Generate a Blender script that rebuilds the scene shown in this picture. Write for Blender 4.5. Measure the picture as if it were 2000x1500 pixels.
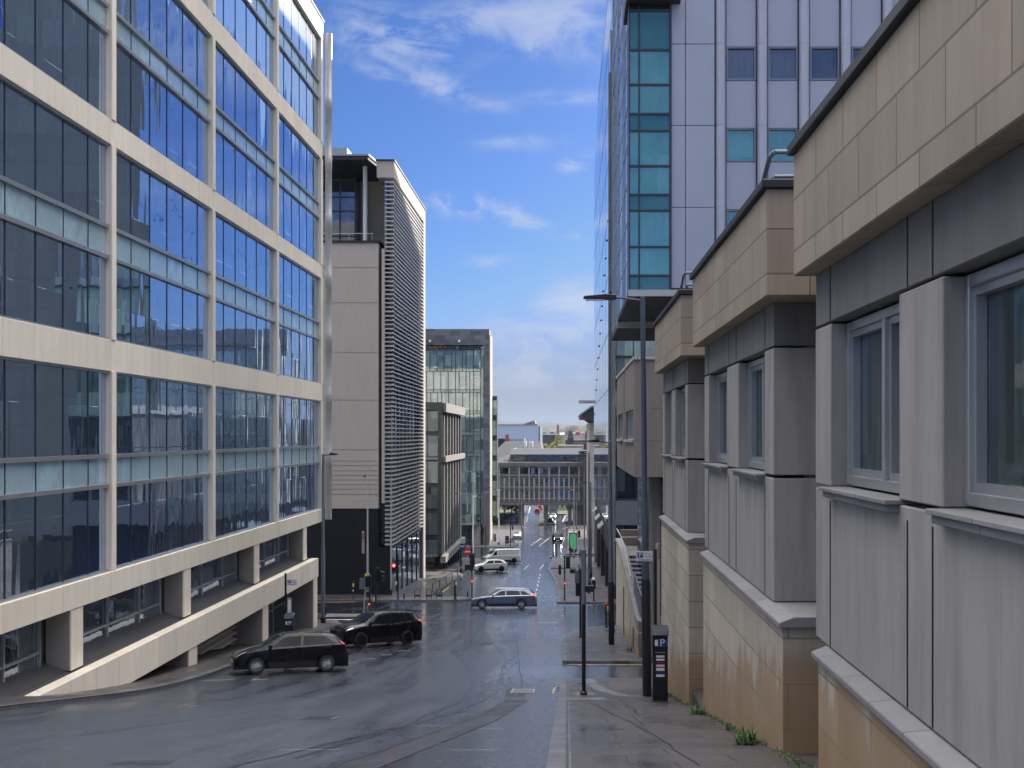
import bpy, bmesh, math, random
from mathutils import Vector, Matrix, noise
R = math.radians
random.seed(7)
for o in list(bpy.data.objects): bpy.data.objects.remove(o)
SC = bpy.context.scene
COL = SC.collection

# ------------------------------------------------------------ camera
cam_d = bpy.data.cameras.new('camera')
cam = bpy.data.objects.new('camera', cam_d); COL.objects.link(cam)
cam.location = (0, 0, 0); cam.rotation_euler = (R(90), 0, 0)
cam_d.lens = 40.5; cam_d.sensor_width = 36
cam_d.shift_x = -0.054; cam_d.shift_y = 0.05
cam_d.clip_start = 0.2; cam_d.clip_end = 20000
SC.camera = cam

# ------------------------------------------------------------ sun and sky
SUN_EL, SUN_AZ = 21.0, 27.0            # azimuth clockwise from the street axis (+Y)
sd = bpy.data.lights.new('sun', 'SUN'); sd.energy = 3.6; sd.angle = R(0.5); sd.color = (1, .9, .76)
sun = bpy.data.objects.new('sun', sd); COL.objects.link(sun)
sdir = Vector((math.sin(R(SUN_AZ))*math.cos(R(SUN_EL)), math.cos(R(SUN_AZ))*math.cos(R(SUN_EL)), math.sin(R(SUN_EL))))
sun.rotation_euler = sdir.to_track_quat('Z', 'Y').to_euler()
sun.location = sdir*100
SC.view_settings.view_transform = 'Standard'; SC.view_settings.look = 'None'
SC.view_settings.exposure = 1.2; SC.view_settings.gamma = 1.0; SC.view_settings.use_curve_mapping = False

world = bpy.data.worlds.new('World'); SC.world = world; world.use_nodes = True

class NT:
    "tiny node-tree writer"
    def __init__(s, tree): s.t = tree; tree.nodes.clear()
    def n(s, typ, **kw):
        nd = s.t.nodes.new(typ)
        for k, v in kw.items():
            if k == 'ins':
                for i, val in v.items():
                    if hasattr(val, 'is_output') or hasattr(val, 'links') and not isinstance(val, (int, float, tuple)):
                        s.t.links.new(val, nd.inputs[i])
                    else: nd.inputs[i].default_value = val
            else: setattr(nd, k, v)
        return nd
    def m(s, op, a, b=0.0, c=None, clamp=False):
        nd = s.t.nodes.new('ShaderNodeMath'); nd.operation = op; nd.use_clamp = clamp
        for i, x in enumerate((a, b, c)):
            if x is None: continue
            if isinstance(x, (int, float)): nd.inputs[i].default_value = x
            else: s.t.links.new(x, nd.inputs[i])
        return nd.outputs[0]
    def mix(s, f, a, b, typ='MIX'):
        nd = s.t.nodes.new('ShaderNodeMix'); nd.data_type = 'RGBA'; nd.blend_type = typ
        for i, x in ((0, f), (6, a), (7, b)):
            if isinstance(x, (int, float)): nd.inputs[i].default_value = x
            elif isinstance(x, tuple): nd.inputs[i].default_value = (*x[:3], 1)
            else: s.t.links.new(x, nd.inputs[i])
        return nd.outputs[2]
    def ramp(s, f, stops):
        nd = s.t.nodes.new('ShaderNodeValToRGB'); e = nd.color_ramp.elements
        while len(e) < len(stops): e.new(0.5)
        for i, (p, c) in enumerate(stops):
            e[i].position = p; e[i].color = (c, c, c, 1) if isinstance(c, (int, float)) else (*c[:3], 1)
        s.t.links.new(f, nd.inputs[0]); return nd.outputs[0]
    def noise(s, vec, scale, detail=4, rough=.55, dist=0.0):
        nd = s.t.nodes.new('ShaderNodeTexNoise'); s.t.links.new(vec, nd.inputs['Vector'])
        nd.inputs['Scale'].default_value = scale; nd.inputs['Detail'].default_value = detail
        nd.inputs['Roughness'].default_value = rough; nd.inputs['Distortion'].default_value = dist
        return nd.outputs['Fac']
    def xyz(s, x, y, z=0.0):
        nd = s.t.nodes.new('ShaderNodeCombineXYZ')
        for i, v in enumerate((x, y, z)):
            if isinstance(v, (int, float)): nd.inputs[i].default_value = v
            else: s.t.links.new(v, nd.inputs[i])
        return nd.outputs[0]
    def sep(s, v):
        nd = s.t.nodes.new('ShaderNodeSeparateXYZ'); s.t.links.new(v, nd.inputs[0]); return nd.outputs

W = NT(world.node_tree)
sky = W.n('ShaderNodeTexSky', sky_type='NISHITA', sun_disc=False, sun_elevation=R(SUN_EL), sun_rotation=R(SUN_AZ),
          altitude=60, air_density=1.0, dust_density=0.6, ozone_density=3.0)
tc = W.n('ShaderNodeTexCoord'); gx, gy, gz = W.sep(tc.outputs['Generated'])
az = W.m('ARCTAN2', gx, gy); el = W.m('ARCSINE', gz)
skyc = W.n('ShaderNodeHueSaturation', ins={'Saturation': 1.14, 'Value': 1.0, 'Color': sky.outputs[0]}).outputs[0]
SKY_TINT = (.205, .285, .475)
skyc = W.mix(1.0, skyc, SKY_TINT, 'MULTIPLY')
skyc = W.mix(1.0, skyc, (1.45, 2.2, 3.9), 'DARKEN')      # keeps the aureole round the sun from burning out
# wisp noise, stretched sideways; warped
v1 = W.xyz(W.m('MULTIPLY', az, 1.0), W.m('MULTIPLY', el, 2.3), 3.1)
n1 = W.noise(v1, 13.0, 9, .62, .55)
n2 = W.noise(W.xyz(az, W.m('MULTIPLY', el, 1.6), 9.4), 30.0, 6, .6, .3)
def blob(px, py, rx, ry, tilt=0.0, amp=1.0):
    a0 = math.atan((px-1108)/2250); e0 = math.atan((850-py)/2250)
    da = W.m('SUBTRACT', az, a0); de = W.m('SUBTRACT', el, e0)
    de = W.m('ADD', de, W.m('MULTIPLY', da, tilt))
    q = W.m('ADD', W.m('POWER', W.m('MULTIPLY', da, 2250.0/rx), 2.0), W.m('POWER', W.m('MULTIPLY', de, 2250.0/ry), 2.0))
    return W.m('MULTIPLY', W.m('POWER', 2.718, W.m('MULTIPLY', q, -1.0)), amp)
blobs = [(810, 85, 110, 45, 0, .6), (940, 45, 120, 36, 0, .35), (1110, 45, 110, 55, .1, .6), (700, 60, 70, 60, 0, .25), (1045, 92, 30, 20, 0, .4),
         (770, 155, 90, 18, .12, .38), (900, 188, 90, 22, .25, .5), (1095, 188, 90, 13, 0, .45),
         (1015, 280, 85, 16, -.04, .45), (1118, 318, 34, 18, -.2, .5), (905, 402, 90, 24, .05, .85), (1020, 432, 60, 18, .3, .65), (1110, 460, 60, 7, .05, .5),
         (985, 512, 55, 12, 0, .5), (1135, 590, 80, 40, 0, .8), (1015, 655, 75, 34, 0, .85), (1130, 655, 60, 22, 0, .95), (1080, 732, 150, 24, 0, 1.15), (960, 735, 90, 34, 0, .8), (1020, 700, 120, 20, 0, .6),
         (250, 120, 240, 60, .1, .8), (1750, 200, 300, 90, .1, .8), (480, 380, 200, 50, .1, .6)]
acc = None
for b in blobs:
    g = blob(*b); acc = g if acc is None else W.m('ADD', acc, g)
# overhead and behind, out of view: added bright cloud that lifts the shaded walls
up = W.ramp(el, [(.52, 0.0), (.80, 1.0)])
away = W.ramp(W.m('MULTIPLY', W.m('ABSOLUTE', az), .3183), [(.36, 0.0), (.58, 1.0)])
body = W.m('MULTIPLY_ADD', n1, 2.6, -1.02)
body = W.m('ADD', body, W.m('MULTIPLY_ADD', n2, .7, -.35))
mask = W.m('MULTIPLY', acc, body)
mask = W.ramp(mask, [(.015, 0.0), (.22, .45), (.7, .85)])
col = W.mix(mask, skyc, (2.7, 3.0, 3.65))
fill_deck = W.mix(W.ramp(n1, [(.35, 0.0), (.65, 1.0)]), (10, 10, 11), (31, 29, 27))     # unseen bright cloud, added as fill light for the street
up = W.m('MULTIPLY', up, W.ramp(W.m('MULTIPLY_ADD', gy, .5, .5), [(.12, .22), (.52, 1.0)]))     # fill weakened to the rear, keeping camera-facing walls darker
col = W.mix(W.m('MAXIMUM', up, W.m('MULTIPLY', away, .05)), col, fill_deck)
# grey-lilac bank low on the horizon with a lit, broken upper edge
edge = W.m('ADD', el, W.m('MULTIPLY_ADD', n1, .05, -.025))
bank = W.ramp(edge, [(0.0, .97), (.03, .93), (.055, .5), (.10, 0.0)])
col = W.mix(bank, col, (1.7, 1.92, 2.35))
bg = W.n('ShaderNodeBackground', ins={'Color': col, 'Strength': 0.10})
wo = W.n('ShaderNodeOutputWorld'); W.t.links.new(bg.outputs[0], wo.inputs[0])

# ------------------------------------------------------------ materials
MATS = {}
def newmat(name):
    m = bpy.data.materials.new(name); m.use_nodes = True; t = NT(m.node_tree)
    MATS[name] = m
    return m, t
def finish(t, bsdf): t.t.links.new(bsdf, t.n('ShaderNodeOutputMaterial').inputs[0])
def bump(t, h, strength=.3, dist=.02):
    return t.n('ShaderNodeBump', ins={'Strength': strength, 'Distance': dist, 'Height': h}).outputs[0]
def wallvec(t):
    x, y, z = t.sep(t.n('ShaderNodeTexCoord').outputs['Object'])
    return t.xyz(t.m('ADD', x, y), z, t.m('SUBTRACT', x, y)), x, y, z
def plain(name, col, rough=.5, metal=0.0, var=.12, scale=3.0, coat=0.0, spec=.5, emit=None, es=1.0, bmp=0.0):
    m, t = newmat(name)
    tc = t.n('ShaderNodeTexCoord').outputs['Object']
    nz = t.noise(tc, scale, 5, .6)
    c = t.mix(nz, tuple(x*(1-var) for x in col), tuple(min(1, x*(1+var)) for x in col))
    b = t.n('ShaderNodeBsdfPrincipled', ins={'Base Color': c, 'Metallic': metal, 'Coat Weight': coat, 'Coat Roughness': .03, 'Specular IOR Level': spec})
    t.t.links.new(t.m('MULTIPLY_ADD', nz, .25*rough, rough*.87), b.inputs['Roughness'])
    if emit: b.inputs['Emission Color'].default_value = (*emit, 1); b.inputs['Emission Strength'].default_value = es
    if bmp: t.t.links.new(bump(t, t.noise(tc, scale*12, 3), bmp, .01), b.inputs['Normal'])
    finish(t, b.outputs[0]); return m
def stone(name, col, var=.2, block=None, joint=.015, rough=.75, streak=.3, bmp=.25, offset=.5, jointdark=.45, blockvar=.12, stain=None, grain=40):
    m, t = newmat(name)
    v, x, y, z = wallvec(t)
    big = t.noise(v, .35, 5, .6); mid = t.noise(v, 2.2, 6, .65); fine = t.noise(v, grain, 3, .6)
    stv = t.xyz(t.m('MULTIPLY', t.m('ADD', x, y), 3.0), t.m('MULTIPLY', z, .35), 0.0)
    st = t.ramp(t.noise(stv, 1.0, 5, .65), [(.42, 0.0), (.72, 1.0)])
    c = t.mix(big, tuple(a*(1-var) for a in col), tuple(a*(1+var) for a in col))
    c = t.mix(t.m('MULTIPLY', mid, .45), c, tuple(a*(1-var*1.3) for a in col))
    c = t.mix(t.m('MULTIPLY', st, streak), c, tuple(a*.5 for a in col))
    st2 = t.ramp(t.noise(t.xyz(t.m('MULTIPLY', t.m('ADD', x, y), 14.0), t.m('MULTIPLY', z, .5), 2.0), 1.0, 4, .7), [(.55, 0.0), (.75, 1.0)])
    c = t.mix(t.m('MULTIPLY', t.m('MULTIPLY', st2, mid), streak*1.1), c, tuple(a*.38 for a in col))
    h = t.m('ADD', t.m('MULTIPLY', fine, .5), t.m('MULTIPLY', mid, .8))
    if block:
        br = t.n('ShaderNodeTexBrick', offset=offset, ins={'Vector': v, 'Scale': 1.0, 'Mortar Size': joint, 'Mortar Smooth': .1, 'Bias': 0.0,
                 'Brick Width': block[0], 'Row Height': block[1], 'Color1': (1-blockvar,)*3+(1,), 'Color2': (1+blockvar,)*3+(1,), 'Mortar': (jointdark,)*3+(1,)})
        c = t.mix(1.0, c, br.outputs['Color'], 'MULTIPLY')
        h = t.m('SUBTRACT', h, t.m('MULTIPLY', br.outputs['Fac'], 1.2))
    if stain:   # damp brown tide mark: (colour, z_top, slope along y, softness)
        sc, z0, sl, soft = stain
        zz = t.m('SUBTRACT', t.m('MULTIPLY_ADD', y, sl, z0), z)
        zz = t.m('ADD', zz, t.m('MULTIPLY_ADD', t.noise(t.xyz(t.m('MULTIPLY', y, 1.2), t.m('MULTIPLY', z, .35), 0.0), 1.1, 4), 3.2, -1.6))
        f = t.ramp(t.m('MULTIPLY', zz, 1.0/soft), [(0.0, 0.0), (.25, .75), (1.0, 1.0)])
        c = t.mix(t.m('MULTIPLY', f, .9), c, sc)
    b = t.n('ShaderNodeBsdfPrincipled', ins={'Base Color': c, 'Roughness': rough, 'Normal': bump(t, h, bmp, .012)})
    finish(t, b.outputs[0]); return m
def glass(name, dark=(.012, .02, .03), tint=(.72, .82, .95), base=.25, wav=.0, wscale=.6, cell=None, cells=((.02, .03, .04), (.1, .13, .15)), edge=1.0, rough=.02, thr=.6, vstretch=.35):
    "opaque facade glass: dim interior seen through a reflecting pane"
    m, t = newmat(name)
    v, x, y, z = wallvec(t)
    inner = dark
    if cell:
        sx = t.m('FLOOR', t.m('DIVIDE', t.m('ADD', x, y), cell[0])); sz = t.m('FLOOR', t.m('DIVIDE', z, cell[1]))
        wn = t.n('ShaderNodeTexWhiteNoise', noise_dimensions='3D', ins={'Vector': t.xyz(sx, sz, 1.3)}).outputs[0]
        f = t.ramp(wn, [(thr-.02, 0.0), (thr, .5), (1.0, 1.0)])
        ins = t.mix(t.noise(v, 1.1, 4, .6), tuple(c*.4 for c in dark), tuple(c*2.2 for c in dark))
        bl = t.mix(t.noise(t.xyz(t.m('MULTIPLY', t.m('ADD', x, y), 6.0), t.m('MULTIPLY', z, .5), 0.0), 1.5, 3), cells[0], cells[1])
        inner = t.mix(f, ins, bl)
    d = t.n('ShaderNodeBsdfPrincipled', ins={'Base Color': inner if not isinstance(inner, tuple) else (*inner, 1), 'Roughness': .3, 'Specular IOR Level': .2})
    g = t.n('ShaderNodeBsdfGlossy', ins={'Color': (*tint, 1), 'Roughness': rough})
    if wav:
        wv = t.xyz(t.m('ADD', x, y), t.m('MULTIPLY', z, vstretch), 0.0)
        hh = t.m('ADD', t.noise(wv, wscale, 2, .4), t.m('MULTIPLY', t.noise(wv, wscale*3.1, 1, .4), .25))
        if cell:      # every pane sits a touch out of plane
            q = t.m('DIVIDE', t.m('ADD', t.m('ADD', x, y), 7.18), cell[0]); fx = t.m('FLOOR', q); fr = t.m('SUBTRACT', q, fx)
            wn2 = t.n('ShaderNodeTexWhiteNoise', noise_dimensions='3D', ins={'Vector': t.xyz(fx, t.m('FLOOR', t.m('DIVIDE', z, 3.4)), 4.7)}).outputs[0]
            hh = t.m('ADD', hh, t.m('MULTIPLY', t.m('MULTIPLY_ADD', wn2, 1.6, -.8), fr))
        nb = bump(t, hh, 1.0, wav); t.t.links.new(nb, g.inputs['Normal'])
    lw = t.n('ShaderNodeLayerWeight', ins={'Blend': .5}).outputs['Facing']
    f = t.m('MULTIPLY_ADD', t.m('POWER', lw, 2.5), edge-base, base, clamp=True)
    mx = t.n('ShaderNodeMixShader', ins={0: f, 1: d.outputs[0], 2: g.outputs[0]})
    finish(t, mx.outputs[0]); return m

# asphalt, wet: water film lies in the gutters, wheel tracks and dips
def road_mat():
    m, t = newmat('wet_asphalt')
    P = t.n('ShaderNodeTexCoord').outputs['Object']; x, y, z = t.sep(P)
    fine = t.noise(P, 55, 3, .7); grit = t.noise(P, 14, 4, .7)
    streak = t.noise(t.xyz(t.m('MULTIPLY', x, 1.1), t.m('MULTIPLY', y, .11), 0.0), 1.0, 6, .62, .8)
    patch = t.noise(P, .16, 5, .6, .6)
    gut = t.ramp(t.m('MULTIPLY_ADD', x, .1, 1.0), [(.62, 0.0), (.80, .85), (1.0, 1.15)])     # x -4..0 : right-hand gutter
    junc = t.ramp(t.m('MULTIPLY', y, .01), [(.30, 0.0), (.62, .55), (.9, 1.0)])             # the bottom of the hill holds water
    wet = t.m('ADD', t.m('MULTIPLY', streak, .95), t.m('MULTIPLY', patch, .55))
    wet = t.m('ADD', wet, t.m('MULTIPLY', t.m('MAXIMUM', gut, t.m('MULTIPLY', junc, .8)), .42))
    wet = t.m('ADD', wet, t.m('MULTIPLY', t.m('MAXIMUM', gut, t.m('MULTIPLY', junc, .35)), t.m('MULTIPLY_ADD', t.noise(t.xyz(x, t.m('MULTIPLY', y, .4)), 5.0, 5, .78), 2.2, -1.1)))
    wetf = t.ramp(wet, [(.66, 0.0), (1.0, .7), (1.2, 1.0)])
    rough = t.m('MULTIPLY_ADD', wetf, -.32, .46)
    coarse = t.noise(P, 4.2, 6, .75)
    rough = t.m('ADD', rough, t.m('MULTIPLY_ADD', t.m('ADD', grit, coarse), .22, -.22))
    c = t.mix(fine, (.005, .009, .016), (.034, .047, .067))
    mott = t.ramp(t.noise(t.xyz(x, t.m('MULTIPLY', y, .35)), 9.0, 4, .75), [(.30, .55), (.72, 1.5)])
    c = t.mix(1.0, c, mott, 'MULTIPLY')
    c = t.mix(t.m('MULTIPLY', wetf, .7), c, (.010, .015, .023))
    c = t.mix(t.ramp(patch, [(.50, 0.0), (.56, .35)]), c, (.045, .048, .055))
    hh = t.m('ADD', t.m('ADD', t.m('MULTIPLY', fine, .5), grit), t.m('MULTIPLY', coarse, 1.2))
    b = t.n('ShaderNodeBsdfPrincipled', ins={'Base Color': c, 'Roughness': rough, 'Specular IOR Level': .85, 'Coat IOR': 1.75, 'Coat Tint': (.90, .95, 1.0, 1), 'Normal': bump(t, hh, .8, .016)})
    t.t.links.new(t.m('MULTIPLY', wetf, 1.0), b.inputs['Coat Weight']); t.t.links.new(t.m('MULTIPLY_ADD', coarse, .5, -.10, clamp=True), b.inputs['Coat Roughness'])
    t.t.links.new(bump(t, t.m('ADD', grit, coarse), .35, .008), b.inputs['Coat Normal'])
    finish(t, b.outputs[0]); return m
def paving_mat(name, col, bw=.9, bh=.6, wet=.5, joint=.018, rot=False, var=.16):
    m, t = newmat(name)
    P = t.n('ShaderNodeTexCoord').outputs['Object']; x, y, z = t.sep(P)
    v = t.xyz(y, x) if rot else t.xyz(x, y)
    wob = t.noise(P, .8, 3)
    br = t.n('ShaderNodeTexBrick', offset=.43, ins={'Vector': v, 'Scale': 1.0, 'Mortar Size': joint, 'Mortar Smooth': .3, 'Bias': 0.0, 'Brick Width': bw, 'Row Height': bh,
             'Color1': (1-var,)*3+(1,), 'Color2': (1+var,)*3+(1,), 'Mortar': (.35,)*3+(1,)})
    c = t.mix(t.noise(P, 1.4, 6, .65), tuple(a*.6 for a in col), tuple(a*1.3 for a in col))
    c = t.mix(t.m('MULTIPLY', t.noise(P, 40, 3), .4), c, tuple(a*.6 for a in col))
    c = t.mix(1.0, c, br.outputs['Color'], 'MULTIPLY')
    wf = t.ramp(t.m('ADD', t.noise(t.xyz(x, t.m('MULTIPLY', y, .45)), .9, 5, .6, .5), (wet-.5)*.5), [(.46, 0.0), (.70, 1.0)])
    r = t.m('ADD', t.m('MULTIPLY_ADD', wf, -.38, .60), t.m('MULTIPLY_ADD', wob, .2, -.1))
    h = t.m('SUBTRACT', t.m('MULTIPLY', t.noise(P, 30, 4, .7), .5), t.m('MULTIPLY', br.outputs['Fac'], 1.0))
    b = t.n('ShaderNodeBsdfPrincipled', ins={'Base Color': c, 'Roughness': r, 'Normal': bump(t, h, .4, .01)})
    t.t.links.new(t.m('MULTIPLY', wf, .6), b.inputs['Coat Weight']); b.inputs['Coat Roughness'].default_value = .12
    finish(t, b.outputs[0]); return m

M = {}
HAZE = 0.00007
M['road'] = road_mat()
M['flag'] = paving_mat('wet_stone_flags', (.068, .063, .064), 1.35, .9, .52)
M['flag2'] = paving_mat('brown_paving', (.085, .072, .07), .45, .3, .5)
M['flag3'] = paving_mat('pale_paving', (.17, .17, .175), .6, .4, .5)
M['kerb'] = paving_mat('granite_kerb', (.12, .125, .14), .5, .9, .5, .02, True)
M['patch'] = paving_mat('patch_asphalt', (.028, .031, .036), 90, 90, .46)
M['seam'] = plain('bitumen_seam', (.016, .017, .019), .35, var=.3)
M['paint'] = plain('worn_white_paint', (.52, .53, .54), .45, var=.45, scale=9)
M['yellow_paint'] = plain('worn_yellow_paint', (.55, .44, .16), .5, var=.4, scale=8)
M['ground'] = plain('rough_ground', (.09, .10, .07), .9, var=.5, scale=.05)
M['hill'] = plain('hill_woods', (.022, .032, .030), .95, var=.55, scale=.02)
M['sand'] = stone('sandstone_ashlar', (.33, .27, .205), .16, (1.25, .62), .013, streak=.38, bmp=.35, jointdark=.5, blockvar=.10)
M['sandbase'] = stone('damp_sandstone', (.52, .465, .38), .16, (1.3, .62), .013, streak=.4, bmp=.35, jointdark=.5, blockvar=.12, stain=((.30, .19, .09), 1.45, -.18, 1.5))
M['conc'] = stone('grey_render', (.165, .162, .16), .16, None, streak=.5, bmp=.35, grain=60)
M['concl'] = stone('pale_render_piers', (.35, .335, .315), .2, None, streak=.55, bmp=.3, grain=60)
M['cope'] = stone('weathered_coping', (.24, .24, .245), .3, (1.1, 9), .01, streak=.1, bmp=.5)
M['black'] = plain('black_gloss_paint', (.012, .013, .016), .35)
M['flash'] = plain('black_roof_felt', (.014, .015, .017), .6)
M['l1stone'] = stone('cream_precast', (.84, .77, .64), .12, (1.85, 40), .012, streak=.22, bmp=.1, offset=0, jointdark=.65, blockvar=.05)
M['l1grey'] = stone('grey_precast', (.27, .26, .25), .1, None, streak=.2, bmp=.1)
M['l1ledge'] = stone('dark_slate_ledge', (.06, .062, .068), .3, (1.2, .5), .012, streak=.3, rough=.35)
M['l1glass'] = glass('blue_reflecting_glass', (.02, .04, .075), (.66, .80, 1.0), .68, .024, .6, (1.8333, 3.3), ((.02, .03, .05), (.07, .10, .14)), .97, thr=.8, vstretch=.16)
M['l1span'] = glass('pale_spandrel_glass', (.30, .42, .48), (.75, .9, 1.0), .18, .012, .35, (1.83, 1.1), ((.26, .40, .48), (.42, .56, .62)), .55, rough=.08, thr=.4)
M['l2joint'] = plain('cladding_joint', (.27, .25, .23), .7)
M['bayglass'] = glass('dim_green_glass', (.012, .022, .022), (.55, .68, .68), .10, .006, .5, (.16, 5), ((.03, .05, .05), (.07, .10, .10)), .45, thr=.45)
M['mull'] = plain('dark_mullion', (.05, .055, .065), .35, .4)
M['mullw'] = plain('silver_mullion', (.42, .43, .44), .3, .6)
M['l2stone'] = stone('warm_grey_cladding', (.46, .425, .39), .09, None, streak=.12, bmp=.08)
M['l2dark'] = stone('black_slate_cladding', (.012, .014, .019), .3, (1.2, .6), .010, streak=.25, bmp=.15, rough=.4, jointdark=1.9)
M['louv'] = plain('silver_louvre', (.50, .50, .51), .38, .35, var=.1)
M['dglass'] = glass('dark_glass', (.010, .016, .026), (.6, .72, .9), .18, .02, .6, (1.5, 1.8), ((.03, .04, .05), (.10, .13, .15)), .9, thr=.7)
M['dglass2'] = glass('shopfront_glass', (.012, .015, .02), (.62, .7, .8), .22, .01, .5, None, edge=.85)
M['l3frame'] = plain('charcoal_frame', (.045, .055, .066), .4, .2)
M['l3fin'] = stone('pale_grey_fins', (.21, .21, .205), .08, None, streak=.1, bmp=.05)
M['l3glass'] = glass('curtained_glass', (.02, .035, .045), (.6, .75, .85), .14, .01, .5, (1.1, 3.0), ((.09, .13, .14), (.18, .23, .23)), .7, thr=.25)
M['l4stone'] = stone('green_slate_blocks', (.13, .15, .17), .18, (1.8, .75), .012, streak=.1, bmp=.15, jointdark=.75, blockvar=.35)
M['l4conc'] = stone('grey_board_concrete', (.16, .165, .17), .25, (1.1, 2.2), .012, streak=.4, bmp=.2)
M['l4glass'] = glass('green_office_glass', (.06, .10, .105), (.74, .88, .94), .36, .02, .5, (1.25, 1.89), ((.14, .22, .21), (.42, .52, .47)), .8, thr=.45)
M['gglass'] = glass('pale_green_glass', (.05, .09, .085), (.7, .88, .85), .2, .01, .5, (1.6, 1.9), ((.25, .38, .34), (.45, .6, .54)), .8, thr=.25)
M['teal'] = glass('teal_glass', (.02, .11, .12), (.50, .92, .92), .24, .008, .5, (1.25, 1.6), ((.03, .12, .14), (.09, .24, .26)), .8, thr=.5)
M['tealsp'] = glass('teal_spandrel', (.02, .12, .14), (.45, .8, .88), .12, .005, .5, None, edge=.8)
M['lilac'] = plain('lilac_grey_panel', (.34, .385, .50), .45, .1, var=.05, scale=.6)
M['pipe'] = plain('silver_pipe_panel', (.44, .47, .55), .3, .35, var=.06)
M['mirror'] = glass('mirror_cladding', (.22, .25, .31), (.86, .90, .96), .60, .006, .25, None, edge=.97, rough=.015)
M['greyp'] = stone('grey_green_panel', (.16, .18, .185), .12, (3, 2.4), .012, streak=.15, bmp=.05)
M['grid'] = glass('grid_glass', (.02, .03, .05), (.7, .82, 1.0), .35, .01, .5, None, edge=.95)
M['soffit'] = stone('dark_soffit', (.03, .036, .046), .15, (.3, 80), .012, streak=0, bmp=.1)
M['bconc'] = stone('aged_concrete', (.15, .138, .125), .2, (2.4, 1.2), .012, streak=.5, bmp=.3)
M['bmull'] = plain('pale_concrete_fin', (.38, .355, .32), .7, var=.2, scale=1)
M['broof'] = stone('streaked_lead_roof', (.050, .058, .076), .2, (.6, 60), .02, streak=.5, bmp=.2, rough=.5)
M['shed'] = plain('pale_blue_cladding', (.44, .53, .70), .4, .2, var=.05, scale=.1)
M['vict'] = stone('sooty_sandstone', (.075, .07, .07), .3, (.9, .4), .02, streak=.4)
M['pale'] = stone('pale_far_wall', (.34, .32, .30), .1, (2, 1), .02)
M['cream'] = stone('cream_stone_column', (.42, .40, .37), .1, (2.4, 2.6), .02, streak=.15)
M['zinc'] = plain('zinc_canopy', (.30, .32, .33), .4, .4)
M['leaf'] = plain('spring_leaves', (.20, .20, .06), .7, var=.5, scale=1.2)
M['leafd'] = plain('dark_leaves', (.055, .085, .035), .7, var=.5, scale=1.2)
M['weed'] = plain('weed_leaves', (.06, .12, .03), .6, var=.5, scale=9)
M['bark'] = plain('bark', (.06, .05, .04), .9, var=.3)
M['grass'] = plain('grass', (.045, .065, .02), .9, var=.4, scale=.8)
M['galv'] = plain('galvanised_steel', (.20, .225, .27), .42, .5, var=.12)
M['galvl'] = plain('pale_steel', (.44, .45, .44), .4, .3, var=.12)
M['rub'] = plain('black_plastic', (.015, .015, .017), .5)
M['yel'] = plain('yellow_box', (.75, .42, .03), .4, var=.08)
M['redl'] = plain('red_lit_lamp', (.6, .02, .02), .3, emit=(1, .03, .02), es=9)
M['redc'] = plain('red_lens', (.42, .012, .015), .18, var=.1, coat=1, emit=(1, .02, .02), es=.25)
M['redb'] = plain('brake_lens_lit', (.5, .012, .015), .18, var=.1, coat=1, emit=(1, .04, .04), es=2.5)
M['signred'] = plain('sign_red', (.62, .02, .035), .35, var=.05)
M['white'] = plain('sign_white', (.78, .79, .8), .4, var=.04)
M['blue'] = plain('sign_blue', (.015, .05, .26), .35, var=.05)
M['navy'] = plain('sign_lettering', (.02, .04, .15), .5)
M['green'] = plain('green_poster', (.03, .22, .08), .3, var=.35, scale=1.5, emit=(.04, .30, .11), es=.35)
M['lime'] = plain('lime_fabric', (.45, .52, .06), .7)
M['orange'] = plain('orange_shade', (.75, .22, .10), .5)
M['redbrick'] = plain('red_brick', (.30, .10, .075), .85, var=.2)
M['lampon'] = plain('headlamp_on', (.9, .92, 1), .2, emit=(1, .97, .9), es=14)
M['lens'] = plain('headlamp_glass', (.55, .6, .66), .08, .3, var=.25, scale=14, coat=1)
M['chrome'] = plain('bright_alloy', (.62, .62, .63), .25, .8, var=.08)
M['rimd'] = plain('black_alloy', (.02, .02, .022), .3, .5)
M['tyre'] = plain('tyre_rubber', (.018, .018, .019), .7)
M['carglass'] = glass('car_glass', (.006, .008, .010), (.16, .19, .22), .05, 0, .5, None, edge=.32)
M['p_black'] = plain('black_car_paint', (.003, .004, .006), .28, 0, var=.1, coat=.35, spec=.25)
M['p_blue'] = plain('blue_grey_car_paint', (.075, .11, .16), .32, .45, var=.05, coat=1)
M['p_white'] = plain('white_car_paint', (.62, .64, .63), .3, 0, var=.03, coat=1)
M['p_silver'] = plain('silver_car_paint', (.35, .37, .37), .3, .5, var=.04, coat=1)
M['p_red'] = plain('red_car_paint', (.25, .02, .02), .3, 0, var=.04, coat=1)
M['skin'] = plain('skin', (.42, .26, .19), .6)
M['hair'] = plain('dark_hair', (.03, .022, .018), .7)
M['cloth_w'] = plain('white_cloth', (.6, .6, .6), .8)
M['cloth_d'] = plain('dark_cloth', (.03, .035, .045), .85)
M['cloth_g'] = plain('grey_cloth', (.16, .17, .19), .85)
M['cloth_p'] = plain('pink_cloth', (.50, .33, .33), .85)

M['panelstone'] = stone('grey_brown_panels', (.235, .21, .19), .14, None, streak=.3, bmp=.15)
M['doorblue'] = plain('deep_blue_screen', (.012, .022, .055), .3)
M['redish'] = stone('brown_concrete', (.22, .17, .15), .1)
M['bdark'] = stone('dark_stained_concrete', (.085, .085, .09), .25, (3, 6), .02, streak=.6)
M['navybin'] = plain('dark_blue_plastic', (.03, .025, .07), .45)
M['lampblue'] = plain('blue_grey_paint', (.075, .10, .15), .4, .2)
M['yelgreen'] = plain('yellow_green_notice', (.55, .60, .08), .5)
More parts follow.
